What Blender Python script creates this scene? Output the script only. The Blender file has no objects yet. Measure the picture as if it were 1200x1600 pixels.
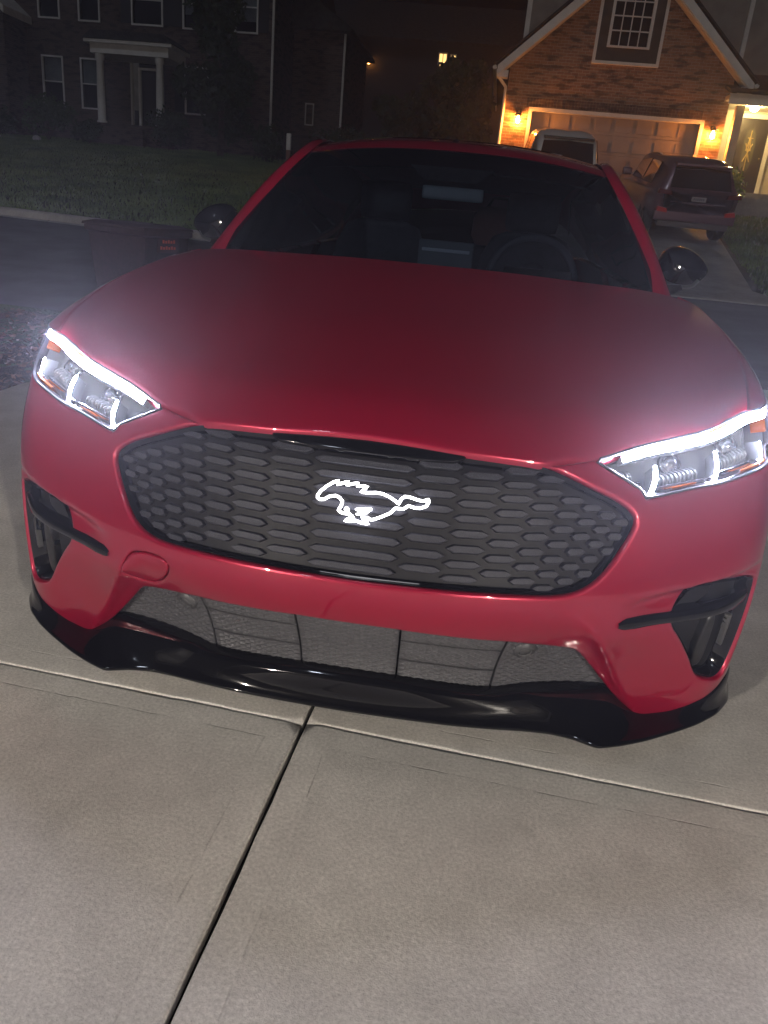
import bpy, bmesh, math, random
import numpy as np
from mathutils import Matrix, Vector
from mathutils.geometry import delaunay_2d_cdt
random.seed(7); rng = np.random.default_rng(7)
sc = bpy.context.scene
col = sc.collection
R_ = math.radians

# ------------------------------------------------------------------ camera
CAM = (0.2064, -1.436, 1.2114)
RC = [[0.986718, 0.136799, 0.087595], [0.130348, -0.345009, -0.929504], [-0.096935, 0.928577, -0.358258]]          # camera axes: right, down, forward
cam = bpy.data.cameras.new('camera'); cam_o = bpy.data.objects.new('camera', cam); col.objects.link(cam_o)
cam.sensor_fit = 'VERTICAL'; cam.sensor_height = 24.0; cam.lens = 24.0 * 1186.62 / 1600.0
cam.clip_start = 0.02; cam.clip_end = 500
cam_o.matrix_world = Matrix(((RC[0][0], -RC[1][0], -RC[2][0], CAM[0]), (RC[0][1], -RC[1][1], -RC[2][1], CAM[1]),
                             (RC[0][2], -RC[1][2], -RC[2][2], CAM[2]), (0, 0, 0, 1)))
sc.camera = cam_o
# ------------------------------------------------------------------ night sky, faint moon
w = bpy.data.worlds.new('World'); sc.world = w; w.use_nodes = True
nt = w.node_tree; bg = nt.nodes['Background']
sky = nt.nodes.new('ShaderNodeTexSky'); sky.sky_type = 'NISHITA'; sky.sun_disc = False
sky.sun_elevation = R_(-6.0); sky.sun_rotation = R_(200)
nt.links.new(sky.outputs[0], bg.inputs[0]); bg.inputs[1].default_value = 0.05
sun = bpy.data.lights.new('moon', 'SUN'); sun.energy = 0.15; sun.angle = R_(3); sun.color = (.78, .86, 1)
sun_o = bpy.data.objects.new('moon', sun); col.objects.link(sun_o); sun_o.rotation_euler = (R_(42), 0, R_(-20))
sc.view_settings.view_transform = 'Standard'; sc.view_settings.look = 'None'
sc.view_settings.exposure = 0.3; sc.view_settings.gamma = 1.0; sc.view_settings.use_curve_mapping = False
sc.cycles.max_bounces = 6; sc.cycles.volume_bounces = 0; sc.cycles.diffuse_bounces = 3; sc.cycles.glossy_bounces = 4; sc.cycles.transparent_max_bounces = 16
sc.cycles.use_denoising = True
# ================================================================== helpers
def mat(name, base=(.5, .5, .5), rough=.5, metal=0., coat=0., coat_rough=.03, emit=None, estr=0., spec=.5, ior=1.45):
    m = bpy.data.materials.new(name); m.use_nodes = True
    b = m.node_tree.nodes['Principled BSDF']
    b.inputs['Base Color'].default_value = (*base, 1); b.inputs['Roughness'].default_value = rough
    b.inputs['Metallic'].default_value = metal; b.inputs['Coat Weight'].default_value = coat
    b.inputs['Coat Roughness'].default_value = coat_rough; b.inputs['Specular IOR Level'].default_value = spec
    b.inputs['IOR'].default_value = ior
    if emit:
        b.inputs['Emission Color'].default_value = (*emit, 1); b.inputs['Emission Strength'].default_value = estr
    return m
def nodes(m): return m.node_tree.nodes, m.node_tree.links, m.node_tree.nodes['Principled BSDF']
def noise_col(m, c0, c1, scale=5., detail=6., lo=.35, hi=.65, bump=0., bscale=None, bdist=.01, rough=None, coords='Object'):
    """two-colour noise on the base colour plus fine bump"""
    n, l, b = nodes(m)
    tc = n.new('ShaderNodeTexCoord')
    t = n.new('ShaderNodeTexNoise'); t.inputs['Scale'].default_value = scale; t.inputs['Detail'].default_value = detail
    l.new(tc.outputs[coords], t.inputs['Vector'])
    r = n.new('ShaderNodeValToRGB'); r.color_ramp.elements[0].position = lo; r.color_ramp.elements[1].position = hi
    r.color_ramp.elements[0].color = (*c0, 1); r.color_ramp.elements[1].color = (*c1, 1)
    l.new(t.outputs['Fac'], r.inputs['Fac']); l.new(r.outputs[0], b.inputs['Base Color'])
    if bump:
        t2 = n.new('ShaderNodeTexNoise'); t2.inputs['Scale'].default_value = bscale or scale * 6; t2.inputs['Detail'].default_value = 8
        l.new(tc.outputs[coords], t2.inputs['Vector'])
        bp = n.new('ShaderNodeBump'); bp.inputs['Strength'].default_value = bump; bp.inputs['Distance'].default_value = bdist
        l.new(t2.outputs['Fac'], bp.inputs['Height']); l.new(bp.outputs[0], b.inputs['Normal'])
    return m
def glassy(name, tint=(1, 1, 1), gloss_rough=.0, ior=1.45):
    """thin pane: clear or tinted, with mirror reflections by Fresnel"""
    m = bpy.data.materials.new(name); m.use_nodes = True; n = m.node_tree.nodes; l = m.node_tree.links
    n.clear(); o = n.new('ShaderNodeOutputMaterial'); mx = n.new('ShaderNodeMixShader'); f = n.new('ShaderNodeFresnel')
    t = n.new('ShaderNodeBsdfTransparent'); g = n.new('ShaderNodeBsdfGlossy'); f.inputs['IOR'].default_value = ior
    t.inputs[0].default_value = (*tint, 1); g.inputs['Roughness'].default_value = gloss_rough; g.inputs[0].default_value = (1, 1, 1, 1)
    ge = n.new('ShaderNodeNewGeometry'); pw = n.new('ShaderNodeMath'); pw.operation = 'POWER'; pw.inputs[0].default_value = ior; mm = n.new('ShaderNodeMath'); mm.operation = 'MULTIPLY_ADD'; mm.inputs[1].default_value = -2; mm.inputs[2].default_value = 1
    l.new(ge.outputs['Backfacing'], mm.inputs[0]); l.new(mm.outputs[0], pw.inputs[1]); l.new(pw.outputs[0], f.inputs['IOR'])
    l.new(f.outputs[0], mx.inputs[0]); l.new(t.outputs[0], mx.inputs[1]); l.new(g.outputs[0], mx.inputs[2]); l.new(mx.outputs[0], o.inputs[0])
    return m
MW = {}                                   # world matrices of things
def thing(name, label, cat, loc=(0, 0, 0), rot=(0, 0, 0), group=None):
    o = bpy.data.objects.new(name, None); col.objects.link(o); o.empty_display_size = .2
    o.location = loc; o.rotation_euler = rot; o['label'] = label; o['category'] = cat
    if group: o['group'] = group
    MW[o] = Matrix.LocRotScale(Vector(loc), o.rotation_euler, None)
    return o
def mesh(name, V, Fc, m=None, parent=None, smooth=False, world=False, kind=None, label=None, cat=None, group=None):
    """one mesh object; world=True takes world coordinates, else the parent's own"""
    V = np.asarray(V, float).reshape(-1, 3)
    if parent is not None:
        MW_p = MW[parent]
        if world:
            A = np.array(MW_p.inverted()); V = V @ A[:3, :3].T + A[:3, 3]
    me = bpy.data.meshes.new(name); me.from_pydata(V.tolist(), [], [list(map(int, f)) for f in Fc]); me.update()
    if smooth: me.polygons.foreach_set('use_smooth', [True] * len(me.polygons))
    if m: me.materials.append(m)
    o = bpy.data.objects.new(name, me); col.objects.link(o)
    if parent is not None: o.parent = parent; MW[o] = MW[parent]
    else: MW[o] = Matrix.Identity(4)
    if kind: o['kind'] = kind
    if label: o['label'] = label
    if cat: o['category'] = cat
    if group: o['group'] = group
    return o
def join(*parts):
    V = []; Fc = []; k = 0
    for v, f in parts:
        v = np.asarray(v, float).reshape(-1, 3); V.append(v); Fc += [[i + k for i in q] for q in f]; k += len(v)
    return np.concatenate(V), Fc
def box(x0, x1, y0, y1, z0, z1, bev=0.):
    """box, optionally with chamfered edges"""
    if bev <= 0:
        V = [(x, y, z) for z in (z0, z1) for y in (y0, y1) for x in (x0, x1)]
        return np.array(V), [(0, 2, 3, 1), (4, 5, 7, 6), (0, 1, 5, 4), (2, 6, 7, 3), (0, 4, 6, 2), (1, 3, 7, 5)]
    bm = bmesh.new(); bmesh.ops.create_cube(bm, size=1)
    for v in bm.verts: v.co = Vector(((x0 + x1) / 2 + v.co.x * (x1 - x0), (y0 + y1) / 2 + v.co.y * (y1 - y0), (z0 + z1) / 2 + v.co.z * (z1 - z0)))
    bmesh.ops.bevel(bm, geom=bm.edges[:], offset=bev, segments=2, affect='EDGES', profile=.7)
    bm.verts.index_update(); V = np.array([v.co[:] for v in bm.verts]); Fc = [[v.index for v in f.verts] for f in bm.faces]; bm.free()
    return V, Fc
def grid(P, closed_u=False, closed_v=False):
    """faces over an (n,m,3) array of points"""
    P = np.asarray(P, float); n, m_ = P.shape[:2]; Fc = []
    for i in range(n if closed_u else n - 1):
        for j in range(m_ if closed_v else m_ - 1):
            a = i * m_ + j; b = ((i + 1) % n) * m_ + j; c = ((i + 1) % n) * m_ + (j + 1) % m_; d = i * m_ + (j + 1) % m_
            Fc.append((a, b, c, d))
    return P.reshape(-1, 3), Fc
def tube(path, r, sides=8, closed=False, caps=True):
    """round bar along a path; r a number or one per point"""
    p = np.asarray(path, float); n = len(p); r = np.broadcast_to(np.asarray(r, float), (n,))
    t = (np.roll(p, -1, 0) - np.roll(p, 1, 0)) if closed else np.gradient(p, axis=0)
    t /= np.linalg.norm(t, axis=1, keepdims=True) + 1e-12
    up = np.array([0, 0, 1.]); ref = np.array([1., 0, 0])
    nv = np.cross(t, up); bad = np.linalg.norm(nv, axis=1) < .2; nv[bad] = np.cross(t[bad], ref)
    nv /= np.linalg.norm(nv, axis=1, keepdims=True); bv = np.cross(t, nv)
    a = np.linspace(0, 2 * np.pi, sides, endpoint=False)
    P = p[:, None] + r[:, None, None] * (np.cos(a)[None, :, None] * nv[:, None] + np.sin(a)[None, :, None] * bv[:, None])
    V, Fc = grid(P, closed_u=closed, closed_v=True)
    if caps and not closed: Fc += [list(range(sides))[::-1], [(n - 1) * sides + k for k in range(sides)]]
    return V, Fc
def lathe(prof, seg=32, axis='x', center=(0, 0, 0), closed=False):
    """profile of (radius, along-axis) turned round an axis"""
    prof = np.asarray(prof, float); a = np.linspace(0, 2 * np.pi, seg, endpoint=False); c, s = np.cos(a), np.sin(a)
    r, h = prof[:, 0][:, None], prof[:, 1][:, None] + 0 * a[None]
    u, v = r * c[None], r * s[None]
    P = {'x': np.stack([h, u, v], -1), 'y': np.stack([u, h, v], -1), 'z': np.stack([u, v, h], -1)}[axis] + np.asarray(center)
    return grid(P, closed_u=closed, closed_v=True)
def prism(poly, y0, y1, plane='xz'):
    """closed outline extruded between two depths"""
    p = np.asarray(poly, float); n = len(p)
    f = {'xz': lambda d: np.stack([p[:, 0], np.full(n, d), p[:, 1]], 1), 'yz': lambda d: np.stack([np.full(n, d), p[:, 0], p[:, 1]], 1),
         'xy': lambda d: np.stack([p[:, 0], p[:, 1], np.full(n, d)], 1)}[plane]
    V = np.concatenate([f(y0), f(y1)])
    return V, [list(range(n)), list(range(2 * n - 1, n - 1, -1))] + [(i, i + n, (i + 1) % n + n, (i + 1) % n) for i in range(n)]
_SPL = {}
def spl(xk, yk, x):
    """natural cubic spline"""
    xk = np.asarray(xk, float); yk = np.asarray(yk, float); n = len(xk); h = np.diff(xk)
    key = (xk.tobytes(), yk.tobytes()); M_ = _SPL.get(key)
    if M_ is None:
        A = np.zeros((n, n)); r = np.zeros((n,) + yk.shape[1:]); A[0, 0] = A[-1, -1] = 1
        for i in range(1, n - 1):
            A[i, i - 1] = h[i - 1]; A[i, i] = 2 * (h[i - 1] + h[i]); A[i, i + 1] = h[i]
            r[i] = 6 * ((yk[i + 1] - yk[i]) / h[i] - (yk[i] - yk[i - 1]) / h[i - 1])
        M_ = np.linalg.solve(A, r.reshape(n, -1)).reshape(r.shape)
        if len(_SPL) < 60: _SPL[key] = M_
    x = np.asarray(x, float); i = np.clip(np.searchsorted(xk, x) - 1, 0, n - 2); t = x - xk[i]; hh = h[i]
    sh = t.shape + (1,) * (yk.ndim - 1); t = t.reshape(sh); hh = hh.reshape(sh)
    return yk[i] + t * ((yk[i + 1] - yk[i]) / hh - hh * (2 * M_[i] + M_[i + 1]) / 6) + t * t * M_[i] / 2 + t ** 3 * (M_[i + 1] - M_[i]) / (6 * hh)
def curve(pts, n):
    """n points on a spline through pts, even by length"""
    p = np.asarray(pts, float); s = np.concatenate([[0], np.cumsum(np.linalg.norm(np.diff(p, axis=0), axis=1))])
    q = spl(s, p, np.linspace(0, s[-1], max(200, n * 4)))
    L = np.concatenate([[0], np.cumsum(np.linalg.norm(np.diff(q, axis=0), axis=1))])
    t = np.linspace(0, L[-1], n); return np.stack([np.interp(t, L, q[:, k]) for k in range(q.shape[1])], 1)
def chaikin(p, k=2, closed=True):
    p = np.asarray(p, float)
    for _ in range(k):
        if closed:
            q = np.roll(p, -1, 0); p = np.stack([.75 * p + .25 * q, .25 * p + .75 * q], 1).reshape(-1, p.shape[1])
        else:
            a, b = p[:-1], p[1:]; q = np.stack([.75 * a + .25 * b, .25 * a + .75 * b], 1).reshape(-1, p.shape[1]); p = np.concatenate([p[:1], q[1:-1], p[-1:]])
    return p
def densify(p, step, closed=True):
    p = np.asarray(p, float); out = []
    for a, b in zip(p, np.roll(p, -1, 0) if closed else p[1:]):
        n = max(1, int(math.ceil(np.linalg.norm(b - a) / step))); out += [a + (b - a) * k / n for k in range(n)]
    if not closed: out.append(p[-1])
    return np.array(out)
def smooth_steps(a, b, x): t = np.clip((x - a) / (b - a), 0, 1); return t * t * (3 - 2 * t)
def inside(P, poly):
    x, y = P[:, 0][:, None], P[:, 1][:, None]; a = poly; b = np.roll(poly, -1, 0)
    c = ((a[:, 1] > y) != (b[:, 1] > y)) & (x < (b[:, 0] - a[:, 0]) * (y - a[:, 1]) / (b[:, 1] - a[:, 1] + 1e-15) + a[:, 0])
    return c.sum(1) % 2 == 1
def seg_dist(P, poly, closed=True):
    a = poly if closed else poly[:-1]; b = np.roll(poly, -1, 0) if closed else poly[1:]
    out = np.full(len(P), 9.); 
    for k in range(0, len(P), 2000):
        q = P[k:k + 2000, None]; d = b - a; t = np.clip(((q - a) * d).sum(-1) / ((d * d).sum(-1) + 1e-15), 0, 1)
        out[k:k + 2000] = np.sqrt((((a + t[..., None] * d) - q) ** 2).sum(-1)).min(1)
    return out
def mirror(half):
    """closed outline from its right half (first and last point on the centre line)"""
    h = np.asarray(half, float); m_ = h[::-1] * [-1, 1]
    return np.concatenate([h, m_[(1 if abs(h[-1, 0]) < 1e-9 else 0):(-1 if abs(h[0, 0]) < 1e-9 else None)]])
def inset(poly, d):
    """closed outline moved inwards"""
    p = densify(poly, .008); t = np.roll(p, -1, 0) - np.roll(p, 1, 0); t /= np.linalg.norm(t, axis=1, keepdims=True) + 1e-12; n = np.stack([-t[:, 1], t[:, 0]], 1)
    q = p + n * 1e-4; sg = 1 if inside(q, p).mean() > .5 else -1; return p + n * d * sg
def panel(f, outer, holes=(), res=.02, roll=.004, depth=.02, rings=(.0012, .003, .006, .011), normal=None):
    """sheet over outlines in the parameters of f(U,Z): rolled edges and an inward flange"""
    step = max(res * .5, .006); loops = [densify(outer, step)] + [densify(h, step) for h in holes]
    pts = list(loops); allp = np.concatenate(loops); edges = []; k = 0
    for lp in loops: n = len(lp); edges += [(k + i, k + (i + 1) % n) for i in range(n)]; k += n
    def valid(P):
        ok = inside(P, loops[0])
        for h in loops[1:]: ok &= ~inside(P, h)
        return ok
    def bdist(P): return np.min([seg_dist(P, lp) for lp in loops], 0)
    rs = [r for r in rings if r < max(roll * 1.6, .007)]
    for lp in loops:
        t = np.roll(lp, -1, 0) - np.roll(lp, 1, 0); t /= np.linalg.norm(t, axis=1, keepdims=True) + 1e-12; nn = np.stack([-t[:, 1], t[:, 0]], 1)
        for r in rs:
            for sg in (1, -1):
                q = lp + sg * r * nn; q = q[valid(q)]
                if len(q): q = q[bdist(q) > r * .93]
                if len(q): pts.append(q)
    lo = loops[0].min(0); hi = loops[0].max(0)
    gx, gz = np.meshgrid(np.arange(lo[0], hi[0], res), np.arange(lo[1], hi[1], res), indexing='ij'); gx = gx + (np.arange(gx.shape[1]) % 2) * res * .5
    g = np.stack([gx.ravel(), gz.ravel()], 1); g = g[valid(g)]
    if len(g): g = g[bdist(g) > max(rs) + res * .35]
    pts.append(g)
    A = np.concatenate(pts)
    vo, _, fo, *_ = delaunay_2d_cdt([Vector(p) for p in A], edges, [], 0, 1e-7)
    P = np.array([v[:] for v in vo]); T = np.array([list(q) for q in fo])
    T = T[valid(P[T].mean(1))]
    used = np.unique(T); remap = -np.ones(len(P), int); remap[used] = np.arange(len(used)); P = P[used]; T = remap[T]
    e = 1e-4; X = f(P[:, 0], P[:, 1])
    if normal is None:
        du = f(P[:, 0] + e, P[:, 1]) - f(P[:, 0] - e, P[:, 1]); dz = f(P[:, 0], P[:, 1] + e) - f(P[:, 0], P[:, 1] - e)
        N = np.cross(du, dz); N /= np.linalg.norm(N, axis=1, keepdims=True) + 1e-12
    else: N = np.broadcast_to(np.asarray(normal, float), X.shape)
    s = bdist(P); q = np.clip(roll - s, 0, roll); sink = roll - np.sqrt(np.maximum(roll ** 2 - q ** 2, 0))
    X = X - N * sink[:, None]
    # orient faces with N
    fn = np.cross(X[T[:, 1]] - X[T[:, 0]], X[T[:, 2]] - X[T[:, 0]]); fl = (fn * N[T[:, 0]]).sum(1) < 0; T[fl] = T[fl][:, ::-1]
    Fc = T.tolist(); cnt = {}
    for t in Fc:
        for a, b in ((t[0], t[1]), (t[1], t[2]), (t[2], t[0])): cnt[(a, b)] = 1
    bd = [(a, b) for (a, b) in cnt if (b, a) not in cnt]; ids = sorted({i for ab in bd for i in ab}); nid = {i: len(X) + k for k, i in enumerate(ids)}
    X2 = np.concatenate([X, X[ids] - N[ids] * depth])
    Fc += [(b, a, nid[a], nid[b]) for a, b in bd]
    return X2, Fc
# ================================================================== ground
def terrain(x, y):
    x = np.asarray(x, float); y = np.asarray(y, float)
    k = np.clip(.55 - .022 * x, .52, .85)
    z = k * np.clip((y - 5.2) / 6.3, 0, 1) ** 1.15
    sl = .122 + .024 * smooth_steps(-4, 0, x)
    z = z + sl * np.clip(y - 11.7, 0, 14.0) + .10 * np.clip(y - 25.7, 0, 8) + .03 * np.clip(y - 33.7, 0, 60)
    return z
def sheet(x0, x1, y0, y1, nx, ny, dz=0., jitter=0.):
    X, Y = np.meshgrid(np.linspace(x0, x1, nx), np.linspace(y0, y1, ny), indexing='ij'); Z = terrain(X, Y) + dz
    if jitter: Z = Z + rng.normal(0, jitter, Z.shape)
    return grid(np.stack([X, Y, Z], -1))
soil = noise_col(mat('soil_and_turf', (.03, .04, .015), .95), (.018, .026, .012), (.055, .075, .030), 1.3, 10, .3, .7, bump=.8, bscale=30, bdist=.05)
mesh('ground', *sheet(-120, 120, -60, 150, 121, 161, -.05), soil, smooth=True, kind='structure')
asphalt = noise_col(mat('asphalt', (.05, .05, .052), .85), (.040, .040, .042), (.070, .070, .073), 2.2, 10, .3, .7, bump=.6, bscale=160, bdist=.01)
mesh('street', *sheet(-60, 60, 6.0, 11.30, 121, 24, .0), asphalt, smooth=True, kind='structure')

def concrete(name, c0, c1, joints=False):
    m = mat(name, c0, .82, spec=.3); n, l, b = nodes(m); tc = n.new('ShaderNodeTexCoord')
    def nz(scale, detail, rough=.6):
        t = n.new('ShaderNodeTexNoise'); t.inputs['Scale'].default_value = scale; t.inputs['Detail'].default_value = detail; t.inputs['Roughness'].default_value = rough; l.new(tc.outputs['Object'], t.inputs['Vector']); return t.outputs['Fac']
    def math_(op, a, b_=None, c=None):
        q = n.new('ShaderNodeMath'); q.operation = op
        for i, v in enumerate((a, b_, c)):
            if v is None: continue
            if isinstance(v, (int, float)): q.inputs[i].default_value = v
            else: l.new(v, q.inputs[i])
        return q.outputs[0]
    def ramp(v, lo, hi, a, z):
        q = n.new('ShaderNodeMapRange'); l.new(v, q.inputs[0]); q.inputs[1].default_value = lo; q.inputs[2].default_value = hi; q.inputs[3].default_value = a; q.inputs[4].default_value = z; return q.outputs[0]
    big = nz(1.4, 5); mid = nz(9, 8, .65); fine = nz(125, 6, .75); speck = nz(210, 2)
    f = math_('MULTIPLY', ramp(big, .3, .7, .86, 1.10), ramp(mid, .3, .7, .90, 1.08)); f = math_('MULTIPLY', f, ramp(fine, .32, .68, .74, 1.24)); f = math_('MULTIPLY', f, ramp(speck, .66, .74, 1, .66))
    st = nz(3.1, 9, .7); f = math_('MULTIPLY', f, ramp(st, .62, .72, 1, .86))
    bumpv = math_('ADD', math_('MULTIPLY', nz(300, 3), .6), math_('MULTIPLY', fine, .8))
    if joints:
        sp = n.new('ShaderNodeSeparateXYZ'); l.new(tc.outputs['Object'], sp.inputs[0]); wob = math_('MULTIPLY', math_('SUBTRACT', nz(18, 4), .5), .010)
        d1 = math_('ABSOLUTE', math_('SUBTRACT', sp.outputs[1], math_('SUBTRACT', .141, math_('MULTIPLY', sp.outputs[0], .059))))
        d2 = math_('ABSOLUTE', math_('SUBTRACT', sp.outputs[0], math_('ADD', -.118, math_('MULTIPLY', sp.outputs[1], .04))))
        d = math_('ADD', math_('MINIMUM', d1, d2), wob)
        ln = ramp(math_('ABSOLUTE', math_('SUBTRACT', d, .078)), .0008, .0030, 1, 0)       # trowel line beside each joint
        brk = ramp(nz(7, 3), .46, .56, 0, 1); ln = math_('MULTIPLY', ln, brk)
        f = math_('MULTIPLY', f, math_('SUBTRACT', 1, math_('MULTIPLY', ln, .22)))
        bandm = ramp(d, .074, .082, 1, 0); f = math_('MULTIPLY', f, math_('ADD', 1, math_('MULTIPLY', bandm, .05)))
        bumpv = math_('MULTIPLY', bumpv, math_('SUBTRACT', 1, math_('MULTIPLY', bandm, .35))); bumpv = math_('SUBTRACT', bumpv, math_('MULTIPLY', ln, .8))
    mx = n.new('ShaderNodeMix'); mx.data_type = 'RGBA'; l.new(ramp(big, .3, .7, 0, 1), mx.inputs[0]); mx.inputs[6].default_value = (*c0, 1); mx.inputs[7].default_value = (*c1, 1)
    mm = n.new('ShaderNodeVectorMath'); mm.operation = 'SCALE'; l.new(mx.outputs[2], mm.inputs[0]); l.new(f, mm.inputs[3]); l.new(mm.outputs[0], b.inputs['Base Color'])
    bp = n.new('ShaderNodeBump'); bp.inputs['Strength'].default_value = .5; bp.inputs['Distance'].default_value = .0025; l.new(bumpv, bp.inputs['Height']); l.new(bp.outputs[0], b.inputs['Normal'])
    return m
conc = concrete('driveway_concrete', (.53, .510, .480), (.59, .568, .535), True)
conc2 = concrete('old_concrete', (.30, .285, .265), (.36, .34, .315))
filler = noise_col(mat('joint_filler', (.008, .008, .008), .95), (.004, .004, .004), (.014, .012, .011), 60)
XL, XR, Y0, Y1 = -2.74, 3.4, -5.6, 6.0
drv = mesh('driveway', *sheet(XL + .03, XR - .03, Y0, Y1, 8, 40, -.030), filler, kind='structure')
def flat(U, Z): return np.stack([U, Z, terrain(U, Z)], -1)
gy = lambda x: .141 - .059 * x; gx = lambda y: -.118 + .04 * y
def wob_line(p, q, amp=.0012):
    t = np.linspace(0, 1, 60)[:, None]; L = np.asarray(p) + (np.asarray(q) - np.asarray(p)) * t; L[1:-1] += rng.normal(0, amp, (58, 2)); return L
g1, g2 = .0022, .0058
for x0, x1, off in ((XL, gx(.15) - g2, .0), (gx(.15) + g2, XR, .008)):
    fx0 = (lambda y: gx(y) + g2) if x0 > XL else (lambda y: XL); fx1 = (lambda y: gx(y) - g2) if x1 < 1 else (lambda y: XR)
    for ya, yb in ((Y0, 'g'), ('g', 3.25), (3.256, Y1)):
        lo = (lambda x: ya) if ya != 'g' else (lambda x: gy(x) + g1 + off); hi = (lambda x: yb) if yb != 'g' else (lambda x: gy(x) - g1 + off)
        A = (fx0(lo(x0)), lo(x0)); B = (fx1(lo(x1)), lo(x1)); C = (fx1(hi(x1)), hi(x1)); D = (fx0(hi(x0)), hi(x0))
        po = np.concatenate([wob_line(A, B)[:-1], wob_line(B, C)[:-1], wob_line(C, D)[:-1], wob_line(D, A)[:-1]])
        mesh('concrete_slab', *panel(flat, po, [], .10, .007, .05, normal=(0, 0, 1), rings=(.002, .005, .009)), conc, drv, smooth=True)
# far kerb and the neighbour's driveway
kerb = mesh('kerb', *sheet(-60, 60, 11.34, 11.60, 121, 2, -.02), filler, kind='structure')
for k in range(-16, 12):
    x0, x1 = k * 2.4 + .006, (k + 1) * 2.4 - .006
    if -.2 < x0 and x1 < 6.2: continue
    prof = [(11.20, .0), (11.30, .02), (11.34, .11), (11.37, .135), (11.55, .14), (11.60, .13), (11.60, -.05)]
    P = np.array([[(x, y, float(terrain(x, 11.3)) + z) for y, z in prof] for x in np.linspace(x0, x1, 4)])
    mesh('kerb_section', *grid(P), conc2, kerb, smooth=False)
nd = np.array([(-.9, 11.2), (5.2, 11.2), (4.55, 12.4), (5.05, 16), (6.15, 23.95), (.35, 23.95), (-.25, 12.4)])
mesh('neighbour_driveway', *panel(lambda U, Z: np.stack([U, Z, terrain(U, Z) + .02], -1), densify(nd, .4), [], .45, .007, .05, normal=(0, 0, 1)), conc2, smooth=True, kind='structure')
# lawn blades
def blades(name, n, region, hgt, m, keep=None):
    x = rng.uniform(region[0], region[1], n); y = rng.uniform(region[2], region[3], n)
    if keep is not None: k = keep(x, y); x, y = x[k], y[k]; n = len(x)
    z = terrain(x, y) - .05; a = rng.uniform(0, 2 * np.pi, n); h = hgt * rng.uniform(.5, 1.3, n); wv = hgt * .36; ln = rng.normal(0, .35, (n, 2)) * h[:, None]
    b0 = np.stack([x - np.cos(a) * wv, y - np.sin(a) * wv, z], 1); b1 = np.stack([x + np.cos(a) * wv, y + np.sin(a) * wv, z], 1); tp = np.stack([x + ln[:, 0], y + ln[:, 1], z + h + .03], 1)
    V = np.stack([b0, b1, tp], 1).reshape(-1, 3); return mesh(name, V, np.arange(3 * n).reshape(-1, 3), m, kind='stuff')
grass_m = noise_col(mat('grass_blades', (.05, .085, .025), .8), (.065, .11, .040), (.17, .24, .085), .9, 6, .3, .7)
g = blades('lawn_grass', 120000, (-26, -1.2, 11.62, 33), .055, grass_m); g['label'] = 'dim mown lawn rising to the houses across the street'
g = blades('side_grass', 30000, (4.5, 14, 11.62, 24), .055, grass_m, lambda x, y: x > 4.75 + (y - 12.4) * .125)
# leaf litter beside the driveway
n = 9000; x = rng.uniform(-7, XL - .01, n); y = rng.uniform(-1, 5.9, n); z = terrain(x, y) - .03 + rng.uniform(0, .03, n); a = rng.uniform(0, 6.28, n); s_ = rng.uniform(.012, .035, n)
ex = np.stack([np.cos(a), np.sin(a), rng.normal(0, .35, n)], 1) * s_[:, None]; ey = np.stack([-np.sin(a), np.cos(a), rng.normal(0, .35, n)], 1) * s_[:, None] * .55; c = np.stack([x, y, z], 1)
V = np.stack([c - ex, c - ey, c + ex, c + ey], 1).reshape(-1, 3)
mesh('leaf_litter', V, np.arange(4 * n).reshape(-1, 4), noise_col(mat('dry_leaves', (.10, .05, .03), .9), (.05, .03, .022), (.15, .075, .045), 14, 3, .3, .7), kind='stuff', label='brown leaf litter and mulch left of the driveway')
mesh('mulch_bed', *sheet(-7, XL, -1, 5.95, 40, 40, -.045, .008), noise_col(mat('mulch', (.035, .022, .016), .95), (.02, .013, .010), (.05, .03, .022), 20, 8, bump=.8, bscale=60, bdist=.03), kind='structure')
# ================================================================== the red car
# body skin: a plan curve from the nose round to the tail (U = length along it) and inward offsets by height
PLAN = [(0, -.05), (.2, -.04), (.4, .008), (.55, .066), (.68, .122), (.78, .170), (.865, .222), (.922, .29), (.948, .40), (.958, .8),
        (.954, 1.3), (.945, 2.0), (.945, 2.8), (.956, 3.6), (.935, 4.2), (.88, 4.5), (.76, 4.66), (.4, 4.74), (0, 4.755)]
_p = np.array([(-x, y) for x, y in PLAN[:0:-1]] + PLAN); _s = np.concatenate([[0], np.cumsum(np.linalg.norm(np.diff(_p, axis=0), axis=1))])
for _ in range(3):
    _ss = np.linspace(0, _s[-1], 8001); _q = spl(_s, _p, _ss); _L = np.concatenate([[0], np.cumsum(np.linalg.norm(np.diff(_q, axis=0), axis=1))]); _s = np.interp(_s, _ss, _L)
PS = _s - _s[len(PLAN) - 1]; PP = _p; UC = PS[len(PLAN) - 1:]
ZR = np.array([.12, .2, .3, .4, .5, .6, .7, .78, .86, .92, 1.0, 1.1])
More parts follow.
